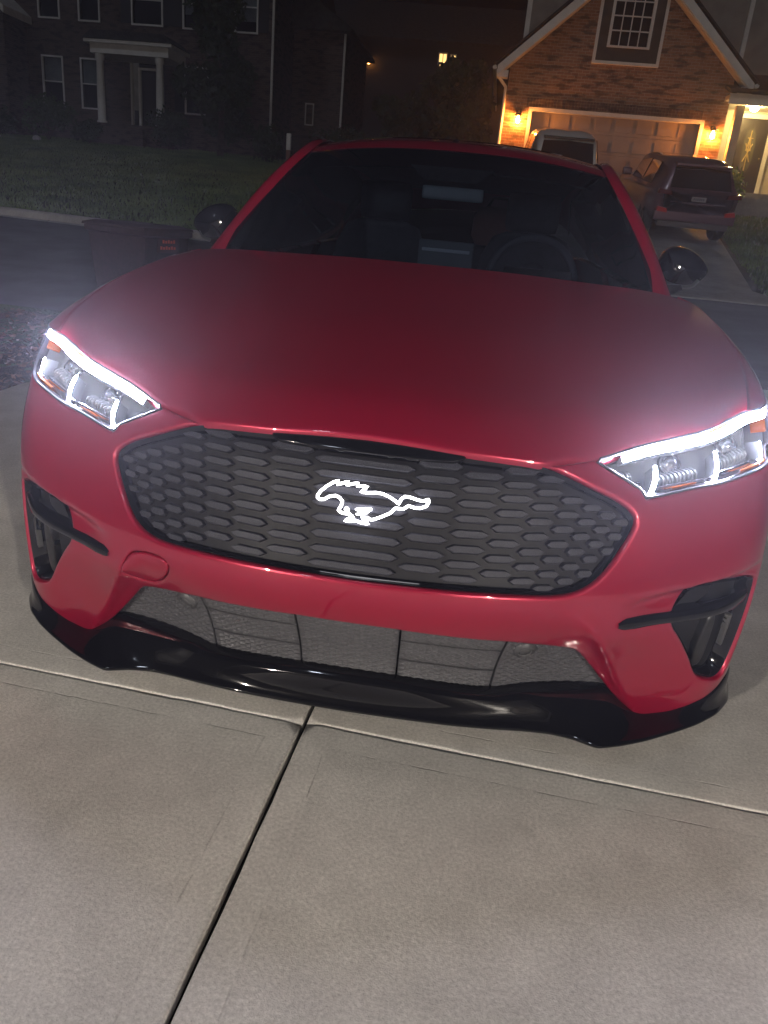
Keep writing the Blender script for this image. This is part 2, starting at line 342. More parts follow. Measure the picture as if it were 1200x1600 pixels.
OT = np.array([
 [.13, .11, .075, .02, .0, .035, .075, .125, .30, .55, .8, 1.],
 [.13, .11, .075, .02, .0, .035, .075, .125, .30, .55, .8, 1.],
 [.12, .10, .07, .02, .0, .033, .07, .12, .29, .5, .7, .9],
 [.11, .09, .06, .018, .0, .03, .066, .12, .26, .45, .65, .85],
 [.085, .062, .038, .010, .0, .022, .06, .12, .24, .40, .6, .8],
 [.060, .040, .020, .004, .0, .015, .05, .105, .21, .34, .5, .7],
 [.035, .018, .006, .000, .0, .008, .035, .085, .16, .26, .38, .5],
 [.03, .014, .005, .0, .0, .006, .024, .052, .092, .14, .22, .3],
 [.03, .014, .006, .0, .0, .004, .014, .030, .054, .085, .14, .22],
 [.05, .02, .010, .004, .0, .0, .002, .006, .016, .034, .075, .14],
 [.09, .04, .022, .016, .012, .004, .0, .003, .010, .024, .055, .11],
 [.09, .035, .025, .026, .022, .008, .0, .004, .012, .022, .045, .095],
 [.09, .035, .025, .026, .022, .008, .0, .004, .012, .022, .045, .095],
 [.10, .045, .020, .010, .004, .0, .0, .004, .012, .026, .055, .10],
 [.14, .09, .045, .015, .0, .0, .006, .014, .028, .045, .08, .13],
 [.16, .11, .055, .018, .0, .004, .014, .026, .045, .065, .10, .16],
 [.17, .12, .06, .02, .0, .006, .02, .035, .055, .08, .115, .18],
 [.18, .12, .06, .02, .0, .008, .025, .04, .06, .085, .12, .19],
 [.18, .12, .06, .02, .0, .008, .025, .04, .06, .085, .12, .19]])
_uu = np.concatenate([-UC[:0:-1], UC]); _eye = np.eye(len(_uu))
def skin(U, Z):
    U, Z = np.broadcast_arrays(np.asarray(U, float), np.asarray(Z, float)); sh = U.shape; U = U.ravel(); Z = Z.ravel()
    p = spl(PS, PP, U); e = 1e-3; t = spl(PS, PP, U + e) - spl(PS, PP, U - e); t /= np.linalg.norm(t, axis=-1, keepdims=True)
    n = np.stack([-t[:, 1], t[:, 0]], 1)
    oz = spl(ZR, OT.T, Z); W = spl(_uu, _eye, np.abs(U)); full = np.concatenate([oz[:, :0:-1], oz], 1)
    q = p + n * (W * full).sum(1)[:, None]
    return np.concatenate([q, Z[:, None]], 1).reshape(sh + (3,))
def U_at(y): # along the flank
    return float(np.interp(y, PP[len(PLAN) + 7:-3, 1], PS[len(PLAN) + 7:-3]))
def normals(f, U, Z, e=1e-4):
    N = np.cross(f(U + e, Z) - f(U - e, Z), f(U, Z + e) - f(U, Z - e)); return N / (np.linalg.norm(N, axis=-1, keepdims=True) + 1e-12)
RIDGE = curve([(.47, .50), (.50, .468), (.548, .420), (.65, .288), (.745, .160), (.80, .10)], 60)
def relief(U, Z):
    """pressed shapes of the bumper: the blade beside the lower intake and the shelf over the corner vent"""
    a = np.abs(U); sh = a.shape; P = np.stack([a.ravel(), Z.ravel()], 1)
    s = seg_dist(P, RIDGE, closed=False).reshape(sh)
    side = np.sign(np.interp(Z, RIDGE[::-1, 1], RIDGE[::-1, 0]) - a) * -1
    d = np.where(side > 0, .026 * np.exp(-s / .085), .026 * np.exp(-s / .020)) * smooth_steps(.49, .40, Z)
    crease = .4975 + (a - .62) * .16; below = crease - Z
    d = d - .020 * smooth_steps(0, .016, below) * np.exp(-np.maximum(below, 0) / .055) * smooth_steps(.585, .70, a) * smooth_steps(1.02, .95, a)
    return d
def body(U, Z, off=0.):
    U, Z = np.broadcast_arrays(np.asarray(U, float), np.asarray(Z, float))
    return skin(U, Z) + normals(skin, U, Z) * (relief(U, Z) + off)[..., None]
def raised(off): return lambda U, Z: skin(U, Z) + normals(skin, np.asarray(U, float), np.asarray(Z, float)) * off

red = mat('red_metallic_paint', (.32, .004, .033), .30, .40, 1., .03)
n_, l_, b_ = nodes(red)
_t = n_.new('ShaderNodeTexNoise'); _t.inputs['Scale'].default_value = 2200; _t.inputs['Detail'].default_value = 1
_tc = n_.new('ShaderNodeTexCoord'); l_.new(_tc.outputs['Object'], _t.inputs['Vector'])
_bp = n_.new('ShaderNodeBump'); _bp.inputs['Strength'].default_value = .12; _bp.inputs['Distance'].default_value = .0004
l_.new(_t.outputs['Fac'], _bp.inputs['Height']); l_.new(_bp.outputs[0], b_.inputs['Normal'])
_t2 = n_.new('ShaderNodeTexNoise'); _t2.inputs['Scale'].default_value = 90; _t2.inputs['Detail'].default_value = 2
_b2 = n_.new('ShaderNodeBump'); _b2.inputs['Strength'].default_value = .03; _b2.inputs['Distance'].default_value = .001
l_.new(_tc.outputs['Object'], _t2.inputs['Vector']); l_.new(_t2.outputs['Fac'], _b2.inputs['Height']); l_.new(_b2.outputs[0], b_.inputs['Coat Normal'])
gloss_black = mat('gloss_black_plastic', (.005, .005, .007), .07, 0, 0., spec=.45)
satin_black = noise_col(mat('satin_black_plastic', (.02, .02, .022), .42), (.016, .016, .018), (.026, .026, .029), 300, bump=.15, bscale=900, bdist=.0006)
grille_mat = noise_col(mat('grille_plastic', (.05, .05, .06), .50, 0, .0, .12, spec=.3), (.020, .021, .029), (.062, .064, .084), 700, 4, .4, .7, bump=.35, bscale=900, bdist=.0008)
diamond_mat = noise_col(mat('intake_plastic', (.05, .05, .055), .45), (.05, .05, .056), (.075, .075, .083), 200, bump=.12, bscale=800, bdist=.0006)
void_mat = mat('dark_cavity', (.004, .004, .005), .8)
led = mat('white_led', (.9, .9, .9), .4, emit=(.74, .73, 1.0), estr=2300.)
emblem_led = mat('emblem_led', (.9, .9, .9), .4, emit=(.95, .94, 1.0), estr=6.)
chrome = mat('lamp_chrome', (.60, .63, .66), .15, 1.)
lamp_grey = mat('lamp_bezel', (.16, .18, .19), .35, 0)
lamp_rib = mat('lamp_rib', (.36, .40, .42), .25, .6)
amber = mat('amber_reflector', (.30, .075, .015), .2, 0, .6, emit=(1, .25, .03), estr=.02)
lens_mat = glassy('clear_lens', (.97, .98, .98), .02, 1.16)
screen_glass = glassy('windscreen_glass', (.21, .25, .31), .01, 1.55)
tint_glass = glassy('privacy_glass', (.10, .11, .12), .01, 1.5)
rubber = noise_col(mat('tyre_rubber', (.02, .02, .02), .75), (.014, .014, .014), (.03, .03, .03), 40)
alloy = mat('alloy_wheel', (.16, .16, .17), .3, .9)
cabin = noise_col(mat('cabin_trim', (.02, .02, .024), .7), (.016, .016, .02), (.03, .03, .034), 60)
seat_mat = noise_col(mat('seat_vinyl', (.045, .05, .06), .5), (.038, .042, .05), (.055, .06, .07), 30)

car = thing('crossover_car', 'red electric crossover car with lit headlights and a glowing horse emblem', 'car', (0, 2.3, 0))
cm = lambda name, vf, m, parent=None, smooth=True, **k: mesh(name, vf[0], vf[1], m, parent or car, smooth, world=True, **k)
mir = lambda vf, s: (np.asarray(vf[0]) * [s, 1, 1], vf[1] if s > 0 else [list(f)[::-1] for f in vf[1]])

# ---- outlines on the skin (U, Z), right half
GR = chaikin([(0, .787), (.1, .785), (.21, .779), (.30, .775), (.375, .771), (.423, .765), (.475, .746), (.53, .722), (.583, .701), (.616, .679), (.624, .660),
      (.612, .634), (.588, .60), (.56, .567), (.53, .540), (.49, .519), (.44, .511), (.35, .514), (.25, .517), (.15, .518), (0, .516)], 2, closed=False)
HLB = [(.535, .777), (.57, .758), (.61, .738), (.640, .722), (.650, .705), (.69, .711), (.74, .720), (.79, .7285), (.84, .735), (.89, .745), (.95, .757), (1.0, .767), (1.05, .783), (1.08, .802)]
HLT = [(.535, .777), (.60, .789), (.67, .802), (.755, .815), (.845, .831), (.935, .856), (1.0, .884), (1.06, .894), (1.12, .899), (1.17, .901)]
HLO = [(1.17, .901), (1.155, .868), (1.12, .832), (1.08, .802)]
VENT = chaikin([(.742, .425), (.735, .464), (.763, .508), (.79, .520), (.835, .5225), (.90, .523), (.955, .521), (.988, .513), (1.003, .492), (1.003, .45), (.997, .40), (.988, .34), (.978, .285),
        (.962, .255), (.935, .247), (.905, .254), (.875, .263), (.855, .282), (.82, .335), (.78, .385)], 2)
TOW = chaikin(np.array([(-.560, .415), (-.535, .455), (-.515, .470), (-.455, .477), (-.418, .468), (-.420, .440), (-.455, .402), (-.488, .388), (-.542, .386)]), 3)
Ua = U_at(.87); ARC = lambda z: Ua - math.sqrt(.41 ** 2 - (z - .36) ** 2)
def arch(z0, z1, n=14):
    a = np.linspace(math.asin((z0 - .36) / .41), math.asin((z1 - .36) / .41), n); return [(Ua - .41 * math.cos(t), .36 + .41 * math.sin(t)) for t in a]
BOT = [(0, .407), (.1, .407), (.22, .400), (.36, .389), (.45, .375), (.50, .365), (.527, .358), (.548, .343), (.60, .29), (.667, .218), (.70, .188), (.741, .163), (.765, .146), (.79, .141), (.83, .149), (.915, .188), (.985, .230), (1.05, .246)]
half = BOT + [(ARC(.25) - .01, .252)] + arch(.27, .64) + [(1.10, .800), (1.08, .802)] + HLB[::-1][1:] + [(.480, .7705), (.423, .765)]
gr_low = [tuple(p) for p in GR[np.argmin(np.linalg.norm(GR - [.423, .765], axis=1)):]]
half += gr_low
# outer loop: bottom half to grille, mirrored
H = np.array(half); outer = np.concatenate([H[:-1], (H * [-1, 1])[::-1][:-1]])
cm('bumper_cover', panel(body, outer, [VENT, VENT * [-1, 1], TOW], .0105, .007, .012), red)
cm('tow_hook_cover', panel(body, TOW * [1, 1] + (TOW.mean(0) - TOW) * .035, [], .012, .003, .012), red, label='small painted tow hook cover set in the bumper')

# ---- grille: dark panel with raised hexagonal scales, gloss strip under the hood edge
grille = cm('grille_panel', panel(raised(-.030), mirror(GR), [], .02, .001, .02), mat('grille_valley_shade', (.011, .011, .015), .5, spec=.25))  # shade between the scales is put into this darker panel colour
rim = [inset(mirror(GR), q) for q in (.0015, .003, .007, .012)]
cm('grille_surround', grid(np.stack([raised(o)(r[:, 0], r[:, 1]) for r, o in zip(rim, (-.009, -.014, -.016, -.034))], 1), closed_u=True), gloss_black, grille)
GP = mirror(GR); row = .0292
def cell_mesh(hexa):
    """scale: a flat raised bar with tapered ends, falling away below it"""
    l, bl, br, r, tr, tl = hexa; h = tl[1] - bl[1]; zm = l[1]; q = [l, bl, br, r, tr, tl]; o = [-.0262] * 6
    ix = min(.010, (br[0] - bl[0]) * .10)
    pad = [(l[0] + ix * 1.2, zm + h * .08), (bl[0] + ix, zm - h * .20), (br[0] - ix, zm - h * .20), (r[0] - ix * 1.2, zm + h * .08), (tr[0] - ix, zm + h * .36), (tl[0] + ix, zm + h * .36)]
    c = np.mean(pad, 0); pin = [c + (np.array(p) - c) * [.97, .72] for p in pad]
    rim_ = [c + (np.array(p) - c) * [1.025, 1.16] for p in pad]; q = np.array(rim_ + pad + pin); o = np.array([-.0302] * 6 + [-.0192, -.0188, -.0188, -.0192, -.0198, -.0198] + [-.0172] * 6)
    V = skin(q[:, 0], q[:, 1]) + normals(skin, q[:, 0], q[:, 1]) * o[:, None]
    return V, [(i, (i + 1) % 6, (i + 1) % 6 + 6, i + 6) for i in range(6)] + [(i + 6, (i + 1) % 6 + 6, (i + 1) % 6 + 12, i + 12) for i in range(6)] + [(12, 13, 14, 15, 16, 17)]
edges_top = [.0, .118, .230, .330, .414, .484, .544, .594, .638, .68]     # column borders at the top edge, closing in towards the bottom
def colx(k, z): return edges_top[k] * (1 - .20 * (.78 - z) / .27) if k < len(edges_top) else 9
for sgn in (1, -1):
    for k in range(len(edges_top) - 1):
        for r in range(-1, 11):
            zc = .772 - row * (r + (.5 if k % 2 else 0)); 
            if zc < .50: continue
            xl, xr = colx(k, zc), colx(k + 1, zc); tip = min(.018, (xr - xl) * .2)
            hexa = np.array([(xl - tip * .5, zc), (xl + tip * .5, zc - row * .46), (xr - tip * .5, zc - row * .46), (xr + tip * .5, zc), (xr - tip * .5, zc + row * .46), (xl + tip * .5, zc + row * .46)])
            if sgn < 0: hexa = (hexa * [-1, 1])[[3, 2, 1, 0, 5, 4]]
            if k == 0 and sgn < 0: continue
            if k == 0: hexa = np.array([(-xr - tip * .5, zc), (-xr + tip * .5, zc - row * .46), (xr - tip * .5, zc - row * .46), (xr + tip * .5, zc), (xr - tip * .5, zc + row * .46), (-xr + tip * .5, zc + row * .46)])
            if not inside(hexa.mean(0)[None], GP)[0]: continue
            big = densify(hexa, .01); ok = inside(hexa, GP)
            if ok.sum() < 6:
                # clip the scale against the outline by pulling points in
                c = hexa.mean(0)
                if seg_dist(c[None], GP)[0] < .010: continue
                new = []
                for p in hexa:
                    t = 1.0
                    while t > .15 and not inside((c + (p - c) * t)[None], GP)[0]: t -= .06
                    new.append(c + (p - c) * (t if t == 1 else t - .04))
                old_a = np.ptp(hexa[:, 0]) * np.ptp(hexa[:, 1]); hexa = np.array(new)
                if np.ptp(hexa[:, 0]) * np.ptp(hexa[:, 1]) < .50 * old_a: continue
            cm('grille_scale', cell_mesh(hexa), grille_mat, grille, smooth=False)
strip = chaikin([(-.236, .780), (-.215, .766), (-.18, .762), (.18, .762), (.215, .766), (.236, .780), (.12, .787), (-.12, .787)], 2)
cm('grille_top_strip', panel(raised(-.008), strip, [], .02, .004, .016), gloss_black, grille)
# seam down the centre of the grille and bumper, illuminated emblem
E_PX = np.array([(130, 265), (150, 232), (200, 190), (250, 160), (292, 146), (288, 178), (335, 165), (378, 152), (368, 182), (420, 170), (462, 165), (458, 190), (505, 188), (545, 194), (495, 236), (560, 243),
    (620, 240), (680, 250), (740, 275), (790, 305), (825, 332), (842, 292), (870, 272), (920, 280), (980, 300), (1030, 312), (1076, 298), (1082, 322), (1060, 355), (1010, 368), (960, 362), (910, 346),
    (870, 372), (800, 365), (760, 405), (700, 430), (640, 452), (610, 458), (575, 440), (528, 441), (560, 462), (592, 490), (540, 484), (480, 464), (430, 470), (393, 466), (420, 448), (462, 440), (425, 414), (360, 405),
    (325, 384), (345, 345), (350, 312), (322, 282), (285, 266), (230, 275), (190, 298), (155, 299), (132, 284)], float)
def emblem_uz(q):     # drawing units to metres on the grille, level with the car
    return np.stack([(q[:, 0] - 604) * .000250 + .030, .6700 - (q[:, 1] - 318 - (q[:, 0] - 604) * .115) * .000242], 1)
def emblem_pts(q, off): 
    uz = emblem_uz(np.asarray(q, float)); return raised(off)(uz[:, 0], uz[:, 1])
pts = emblem_pts(densify(E_PX, 16), -.004)
emb = cm('horse_emblem', tube(pts, .0031, 8, closed=True), emblem_led, grille, label='glowing white galloping horse outline on the grille')
for q in ([(372, 372), (385, 352), (402, 358), (418, 382), (410, 394), (380, 388)], [(460, 366), (520, 362), (600, 360), (610, 378), (575, 402), (560, 418), (490, 424), (470, 412), (515, 392), (478, 388)]):
    q = chaikin(np.array(q, float), 1); cm('emblem_leg', prism(q, 0, 1) if 0 else (np.concatenate([emblem_pts(q, -.001), emblem_pts(q, -.010)]), [list(range(len(q))), *[(i, (i + 1) % len(q), (i + 1) % len(q) + len(q), i + len(q)) for i in range(len(q))]]), emblem_led, emb, smooth=False)

# ---- lower intake: backing, quilted shutter panels, sensors
LI_T = [(0, .407), (.1, .407), (.22, .400), (.36, .389), (.45, .375), (.50, .365), (.527, .358), (.548, .343), (.60, .29), (.667, .218)]
LI_B = [(.655, .214), (.455, .213), (.430, .206), (.417, .203), (.326, .203), (.21, .212), (.1, .218), (0, .219)]
intake = cm('intake_backing', panel(raised(-.050), mirror(LI_T + LI_B), [], .03, .001, .002), void_mat)
def lattice(f, nu, nv, hgt=.0042):
    """sheet of raised diamonds: f maps (a,v) in the unit square to the skin's (U,Z)"""
    A, B = np.meshgrid(np.linspace(0, 1, nu + 1), np.linspace(0, 1, nv + 1), indexing='ij'); U, Z = f(A, B)
    odd = (np.add.outer(np.arange(nu + 1), np.arange(nv + 1)) % 2) == 1; edge = np.zeros_like(odd); edge[0] = edge[-1] = True; edge[:, 0] = edge[:, -1] = True
    h = np.where(odd & ~edge, hgt, 0); P = skin(U, Z) + normals(skin, U, Z) * (-.020 + h)[..., None]; m_ = nv + 1; Fc = []
    flip = U[-1, 0] < U[0, 0]
    for i in range(nu):
        for j in range(nv):
            q = [i * m_ + j, (i + 1) * m_ + j, (i + 1) * m_ + j + 1, i * m_ + j + 1]
            t = [(q[0], q[1], q[2]), (q[0], q[2], q[3])] if (i + j) % 2 == 0 else [(q[1], q[2], q[3]), (q[1], q[3], q[0])]
            Fc += [x[::-1] for x in t] if flip else t
    V = P.reshape(-1, 3); ring = [i * m_ for i in range(nu + 1)] + [nu * m_ + j for j in range(1, m_)] + [i * m_ + nv for i in range(nu - 1, -1, -1)] + [j for j in range(nv - 1, 0, -1)]
    N = normals(skin, U.ravel()[ring], Z.ravel()[ring]); k0 = len(V); n = len(ring); V = np.concatenate([V, V[ring] - N * .012])
    sk = [(ring[k], k0 + k, k0 + (k + 1) % n, ring[(k + 1) % n]) for k in range(n)]; return V, Fc + ([x[::-1] for x in sk] if flip else sk)
def li_top(u): return np.interp(abs(u), [p[0] for p in LI_T], [p[1] for p in LI_T]) + .006
def li_bot(u): return np.interp(abs(u), [p[0] for p in LI_B[::-1]], [p[1] for p in LI_B[::-1]]) - .006
def strip_poly(u0, u1, f0, f1):
    us = np.linspace(u0, u1, 9); return np.array([(u, li_bot(u) + (li_top(u) - li_bot(u)) * f0) for u in us] + [(u, li_bot(u) + (li_top(u) - li_bot(u)) * f1) for u in us[::-1]])
def span(u0, u1, f0, f1): return lambda A, B: (u0 + (u1 - u0) * A, (lambda U: li_bot_v(U) + (li_top_v(U) - li_bot_v(U)) * (f0 + (f1 - f0) * B))(u0 + (u1 - u0) * A))
li_top_v = np.vectorize(li_top); li_bot_v = np.vectorize(li_bot)
cm('shutter_panel', lattice(span(-.1165, .1165, 0, 1), 16, 30), diamond_mat, intake, smooth=False)
for s in (1, -1):
    for f0, f1 in ((0, .320), (.345, .655), (.680, 1)):
        cm('shutter_slat', lattice(span(s * .1215, s * .3670, f0, f1), 16, 10), diamond_mat, intake, smooth=False)
    def endf(A, B):
        zt, zb = li_top(.3725), li_bot(.3725); zz = zb + (zt - zb) * B; ur = np.interp(zz, [.206, .218, .29, .343, .358, .366, .376, .41], [.662, .672, .608, .556, .532, .50, .46, .375]); U = .3725 + (ur - .3725) * A
        return s * U, np.minimum(zz, li_top_v(U)) + np.maximum(li_bot_v(U) - zz, 0) * 0
    ep = cm('intake_end_panel', lattice(endf, 18, 26, .0030), diamond_mat, intake, smooth=False)
    c3 = raised(-.0145)(np.array([s * .421]), np.array([.336]))[0]; nn = normals(skin, np.array([s * .421]), np.array([.336]))[0]
    q = Vector((0, 0, 1)).rotation_difference(Vector(nn)).to_matrix(); q = np.array(q)
    V, Fc = lathe([(.0005, .004), (.011, .004), (.0122, .003), (.0128, .0), (.0142, .0), (.0148, .004), (.0165, .0045), (.018, .003), (.024, .001), (.026, -.004)], 28, 'z')
    cm('parking_sensor', (V @ q.T + c3, Fc), mat('sensor_grey', (.06, .06, .065), .4), ep)
# ---- corner vents with blade and fins
for s in (1, -1):
    vt = cm('corner_vent', panel(raised(-.045), VENT * [s, 1], [], .03, .001, .001), void_mat)
    lp = [inset(VENT * [s, 1], q) for q in (.001, .004, .008)]; cm('vent_wall', grid(np.stack([raised(o)(r[:, 0], r[:, 1]) for r, o in zip(lp, (-.008, -.012, -.046))], 1), closed_u=True), gloss_black, vt)
    # blade
    us = np.linspace(.597, .992, 40); P = []
    zc = .440 + (us - .6) * .052; hw = .0125 * np.clip((us - .592) / .02, .35, 1) * (1 + .5 * smooth_steps(.7, 1, us)); out = .010 * np.clip((us - .59) / .05, .5, 1)
    for dz, o in ((-1, -.03), (-1, .35), (-.75, .85), (0, 1.0), (.75, .85), (1, .3), (1, -.03)):
        U = s * us; Z = zc + hw * dz; P.append(body(U, Z) + normals(skin, U, Z) * (np.where(o < 0, -.02, out * o - .02 * smooth_steps(.78, 1.0, us)))[:, None])
    cm('vent_blade', mir(grid(np.stack(P, 1)), 1) if s > 0 else (grid(np.stack(P, 1))[0], [list(f)[::-1] for f in grid(np.stack(P, 1))[1]]), gloss_black, vt)
    # upper shroud and fins below
    po = np.array([(.742, .462), (.772, .507), (.80, .517), (.842, .519), (.835, .49), (.80, .463)]) * [s, 1]
    cm('vent_cheek', panel(raised(-.016), po if s > 0 else po[::-1], [], .015, .004, .03), gloss_black, vt)
    fin = np.array([(.868, .425), (.893, .43), (.895, .35), (.892, .285), (.868, .272), (.858, .29), (.857, .35)]) * [s, 1]
    cm('vent_fin', panel(raised(-.024), chaikin(fin if s > 0 else fin[::-1], 2), [], .012, .006, .03), mat('vent_fin_grey', (.016, .016, .016), .3), vt)
    rf = np.array([(.945, .415), (.956, .417), (.950, .330), (.946, .330)]) * [s, 1]
    cm('vent_reflector', panel(raised(-.020), rf if s > 0 else rf[::-1], [], .012, .002, .012), mat('vent_reflector_grey', (.05, .05, .05), .3), vt)
# ---- front splitter
EDGE = [(0, .028), (.12, .030), (.25, .036), (.35, .048), (.42, .059), (.48, .064), (.53, .058), (.585, .037), (.64, .060), (.70, .093), (.78, .147), (.84, .192), (.90, .250), (.945, .318), (.968, .40), (.974, .48)]
TOPU = [(0, .226), (.10, .225), (.21, .219), (.326, .211), (.39, .211), (.445, .221), (.53, .224), (.655, .224), (.715, .184), (.765, .154), (.83, .157), (.90, .190), (.955, .220), (1.02, .248), (1.09, .256), (1.17, .262)]
tt = np.arange(len(EDGE)); ts = np.linspace(0, len(EDGE) - 1, 90); lin = lambda A: np.stack([np.interp(ts, tt, np.array(A)[:, k]) for k in (0, 1)], 1)
def soft(a, k=3):
    for _ in range(k): a[1:-1] = .25 * a[:-2] + .5 * a[1:-1] + .25 * a[2:]
    return a
ed, tp = soft(lin(EDGE), 2), soft(lin(TOPU)); top3 = raised(-.006)(tp[:, 0], tp[:, 1])
ed3 = np.stack([ed[:, 0], ed[:, 1], np.full(90, .150)], 1); outn = np.gradient(ed, axis=0); outn = np.stack([outn[:, 1], -outn[:, 0]], 1); outn /= np.linalg.norm(outn, axis=1, keepdims=True); outn3 = np.concatenate([outn, np.zeros((90, 1))], 1)
fin_w = np.exp(-((ed[:, 0] - .54) / .07) ** 2)[:, None]; wing = smooth_steps(.60, .75, ed[:, 0])[:, None]
sh3 = top3 * .82 + ed3 * .18 + outn3 * (.010 + .004 * fin_w - .004 * wing) + [0, 0, .003]
rows_ = [raised(-.060)(tp[:, 0], tp[:, 1] - .010), raised(-.013)(tp[:, 0], tp[:, 1] + .004), top3 + outn3 * .003 + [0, 0, .003], sh3, sh3 * .92 + ed3 * .08 + outn3 * .001, sh3 * .55 + ed3 * .45 - outn3 * .003, sh3 * .22 + ed3 * .78 - outn3 * .004, sh3 * .06 + ed3 * .94 - outn3 * .001, ed3 + outn3 * .002, ed3 + outn3 * .003 + [0, 0, -.004], ed3 - outn3 * .002 + [0, 0, -.010], ed3 - outn3 * .10 + [0, 0, -.006]]
half_g = np.stack(rows_, 1); full_g = np.concatenate([half_g[:0:-1] * [-1, 1, 1], half_g])
cm('front_splitter', (lambda g: (g[0], [list(f)[::-1] for f in g[1]]))(grid(full_g)), gloss_black)

# ---- headlights
def band(f, path, wdt, side_off=0):
    """flat ribbon on the skin along a (U,Z) path"""
    p = np.asarray(path, float); t = np.gradient(p, axis=0); t /= np.linalg.norm(t, axis=1, keepdims=True); nn = np.stack([-t[:, 1], t[:, 0]], 1); return p - nn * wdt, p + nn * wdt
for s in (1, -1):
    out_l = np.array(HLB[:-1] + HLO[::-1] + HLT[::-1][1:-1])
    lens_o = chaikin(out_l, 1); so = lens_o * [s, 1]
    hl = cm('headlight', panel(raised(-.060), so, [], .025, .001, .001), lamp_grey)
    lp = densify(so, .012); cm('headlight_wall', grid(np.stack([raised(-.004)(lp[:, 0], lp[:, 1]), raised(-.061)(lp[:, 0], lp[:, 1])], 1), closed_u=True), lamp_grey, hl)
    # light bar under the top edge
    topc = curve(np.array(HLT), 60); topc[:, 1] = soft(topc[:, 1], 6)
    t = np.linspace(0, 1, 60); wd = .0052 * (1 + .60 * smooth_steps(.55, 1, t)) * np.clip((1.005 - t) / .12, .25, 1); ctr = topc.copy(); ctr[:, 1] -= .0120 + .005 * smooth_steps(.5, 1, t) - .006 * smooth_steps(.9, 1, t)
    ctr = ctr[3:]; wd = wd[3:]; lo_, hi_ = ctr - np.stack([0 * wd, wd], 1), ctr + np.stack([0 * wd, wd], 1)
    rows_ = [(lo_, -.030), (lo_, -.008), ((ctr * .5 + lo_ * .5), -.0078), (ctr, -.0076), ((ctr * .5 + hi_ * .5), -.0078), (hi_, -.008), (hi_, -.030)]
    G = np.stack([raised(o)(q[:, 0] * s, q[:, 1]) for q, o in rows_], 1)[4:]; fl = (lambda g: g if s > 0 else (g[0], [list(f)[::-1] for f in g[1]]))
    lb = cm('light_bar', fl(grid(G[:, 1:6])), led, hl)
    cm('bar_holder', join(fl(grid(G[:, :2])), fl(grid(G[:, 5:])), grid(G[:, [0, 6]]), (G[0], [list(range(7))]), (G[-1], [list(range(7))])), lamp_grey, lb)
    # three upright blades
    for (u0, z0), (u1, z1), wb in (((.664, .712), (.694, .769), .0048), ((.835, .743), (.862, .799), .0048), ((1.000, .775), (1.020, .822), .0042)):
        q = np.linspace(0, 1, 12); uu = u0 + (u1 - u0) * q + .006 * np.sin(q * 3.1) ; zz = z0 + (z1 - z0) * q
        wv = wb * np.where(q > .9, .75, 1); G = np.stack([raised(o)((uu + k * wv) * s, zz) for k, o in ((-1, -.05), (-1, -.0130), (-.6, -.0125), (0, -.0122), (.6, -.0125), (1, -.0130), (1, -.05))], 1)
        lb = cm('light_blade', fl(grid(G[:, 1:6])), led, hl); cm('blade_holder', join(fl(grid(G[:, :2])), fl(grid(G[:, 5:])), grid(G[:, [0, 6]]), (G[0], [list(range(7))]), (G[-1], [list(range(7))])), lamp_grey, lb)
        ft = np.array([(u0 - .020, z0 - .004), (u0 + .020, z0 + .004), (u0 + .016, z0 + .014), (u0 - .016, z0 + .007)]) * [s, 1]
        cm('blade_foot', panel(raised(-.014), ft if s > 0 else ft[::-1], [], .01, .003, .03), chrome, hl)
    # ribbed reflectors between the blades
    for ua, ub, z0, sl in ((.705, .815, .742, .155), (.875, .980, .775, .16), (.60, .645, .748, .05)):
        for k in range(10 if ub - ua > .06 else 5):
            u = ua + (ub - ua) * (k + .5) / (10 if ub - ua > .06 else 5); zb = z0 + (u - ua) * sl; q = np.linspace(0, np.pi, 6)
            path = [raised(-.052 + .018 * math.sin(a))(np.array([(u + .004 * math.cos(a)) * s]), np.array([zb - .004 + .026 * a / math.pi]))[0] for a in q]
            cm('reflector_rib', tube(path, .0034, 6), lamp_rib, hl)
        us = np.linspace(ua - .01, ub + .01, 14); zl = z0 - .012 + (us - ua) * sl
        cm('reflector_ledge', (lambda g: g if s > 0 else (g[0], [list(f)[::-1] for f in g[1]]))(grid(np.stack([raised(o)(us * s, zl + d) for d, o in ((-.004, -.06), (-.004, -.028), (.001, -.024), (.006, -.028), (.007, -.06))], 1))), chrome, hl)
        pj = raised(-.046)(np.array([(ua + ub) / 2 * s]), np.array([z0 + .038 + (ub - ua) / 2 * sl]))[0]; nn = normals(skin, np.array([(ua + ub) / 2 * s]), np.array([.76]))[0]
        if ub - ua > .06:
            q = np.array(Vector((0, 0, 1)).rotation_difference(Vector(nn)).to_matrix()); V, Fc = lathe([(.0004, .012), (.010, .010), (.017, .004), (.019, -.002), (.022, -.002), (.024, .004), (.026, -.012)], 24, 'z')
            cm('projector', (V @ q.T + pj, Fc), mat('projector_lens', (.30, .33, .36), .08, .8), hl)
    # lower trim: chrome lip and amber strips
    bc = curve(np.array(HLB[4:]), 50); 
    for a0, a1, m_, off, wv, nm in ((0, 50, chrome, .0055, .0018, 'lower_trim'), (30, 42, amber, .011, .0022, 'amber_strip'), (8, 16, amber, .0105, .0013, 'amber_strip')):
        q = bc[a0:a1]; G = np.stack([raised(o)(q[:, 0] * s, q[:, 1] + off + k * wv) for k, o in ((-1, -.03), (-1, -.008), (0, -.006), (1, -.008), (1, -.03))], 1)
        cm(nm, (lambda g: g if s > 0 else (g[0], [list(f)[::-1] for f in g[1]]))(grid(G)), m_, hl)
    am = np.array([(1.105, .834), (1.112, .834), (1.148, .869), (1.158, .886), (1.146, .883), (1.118, .858)]) * [s, 1]
    cm('side_marker', panel(raised(-.012), am if s > 0 else am[::-1], [], .012, .003, .03), amber, hl)
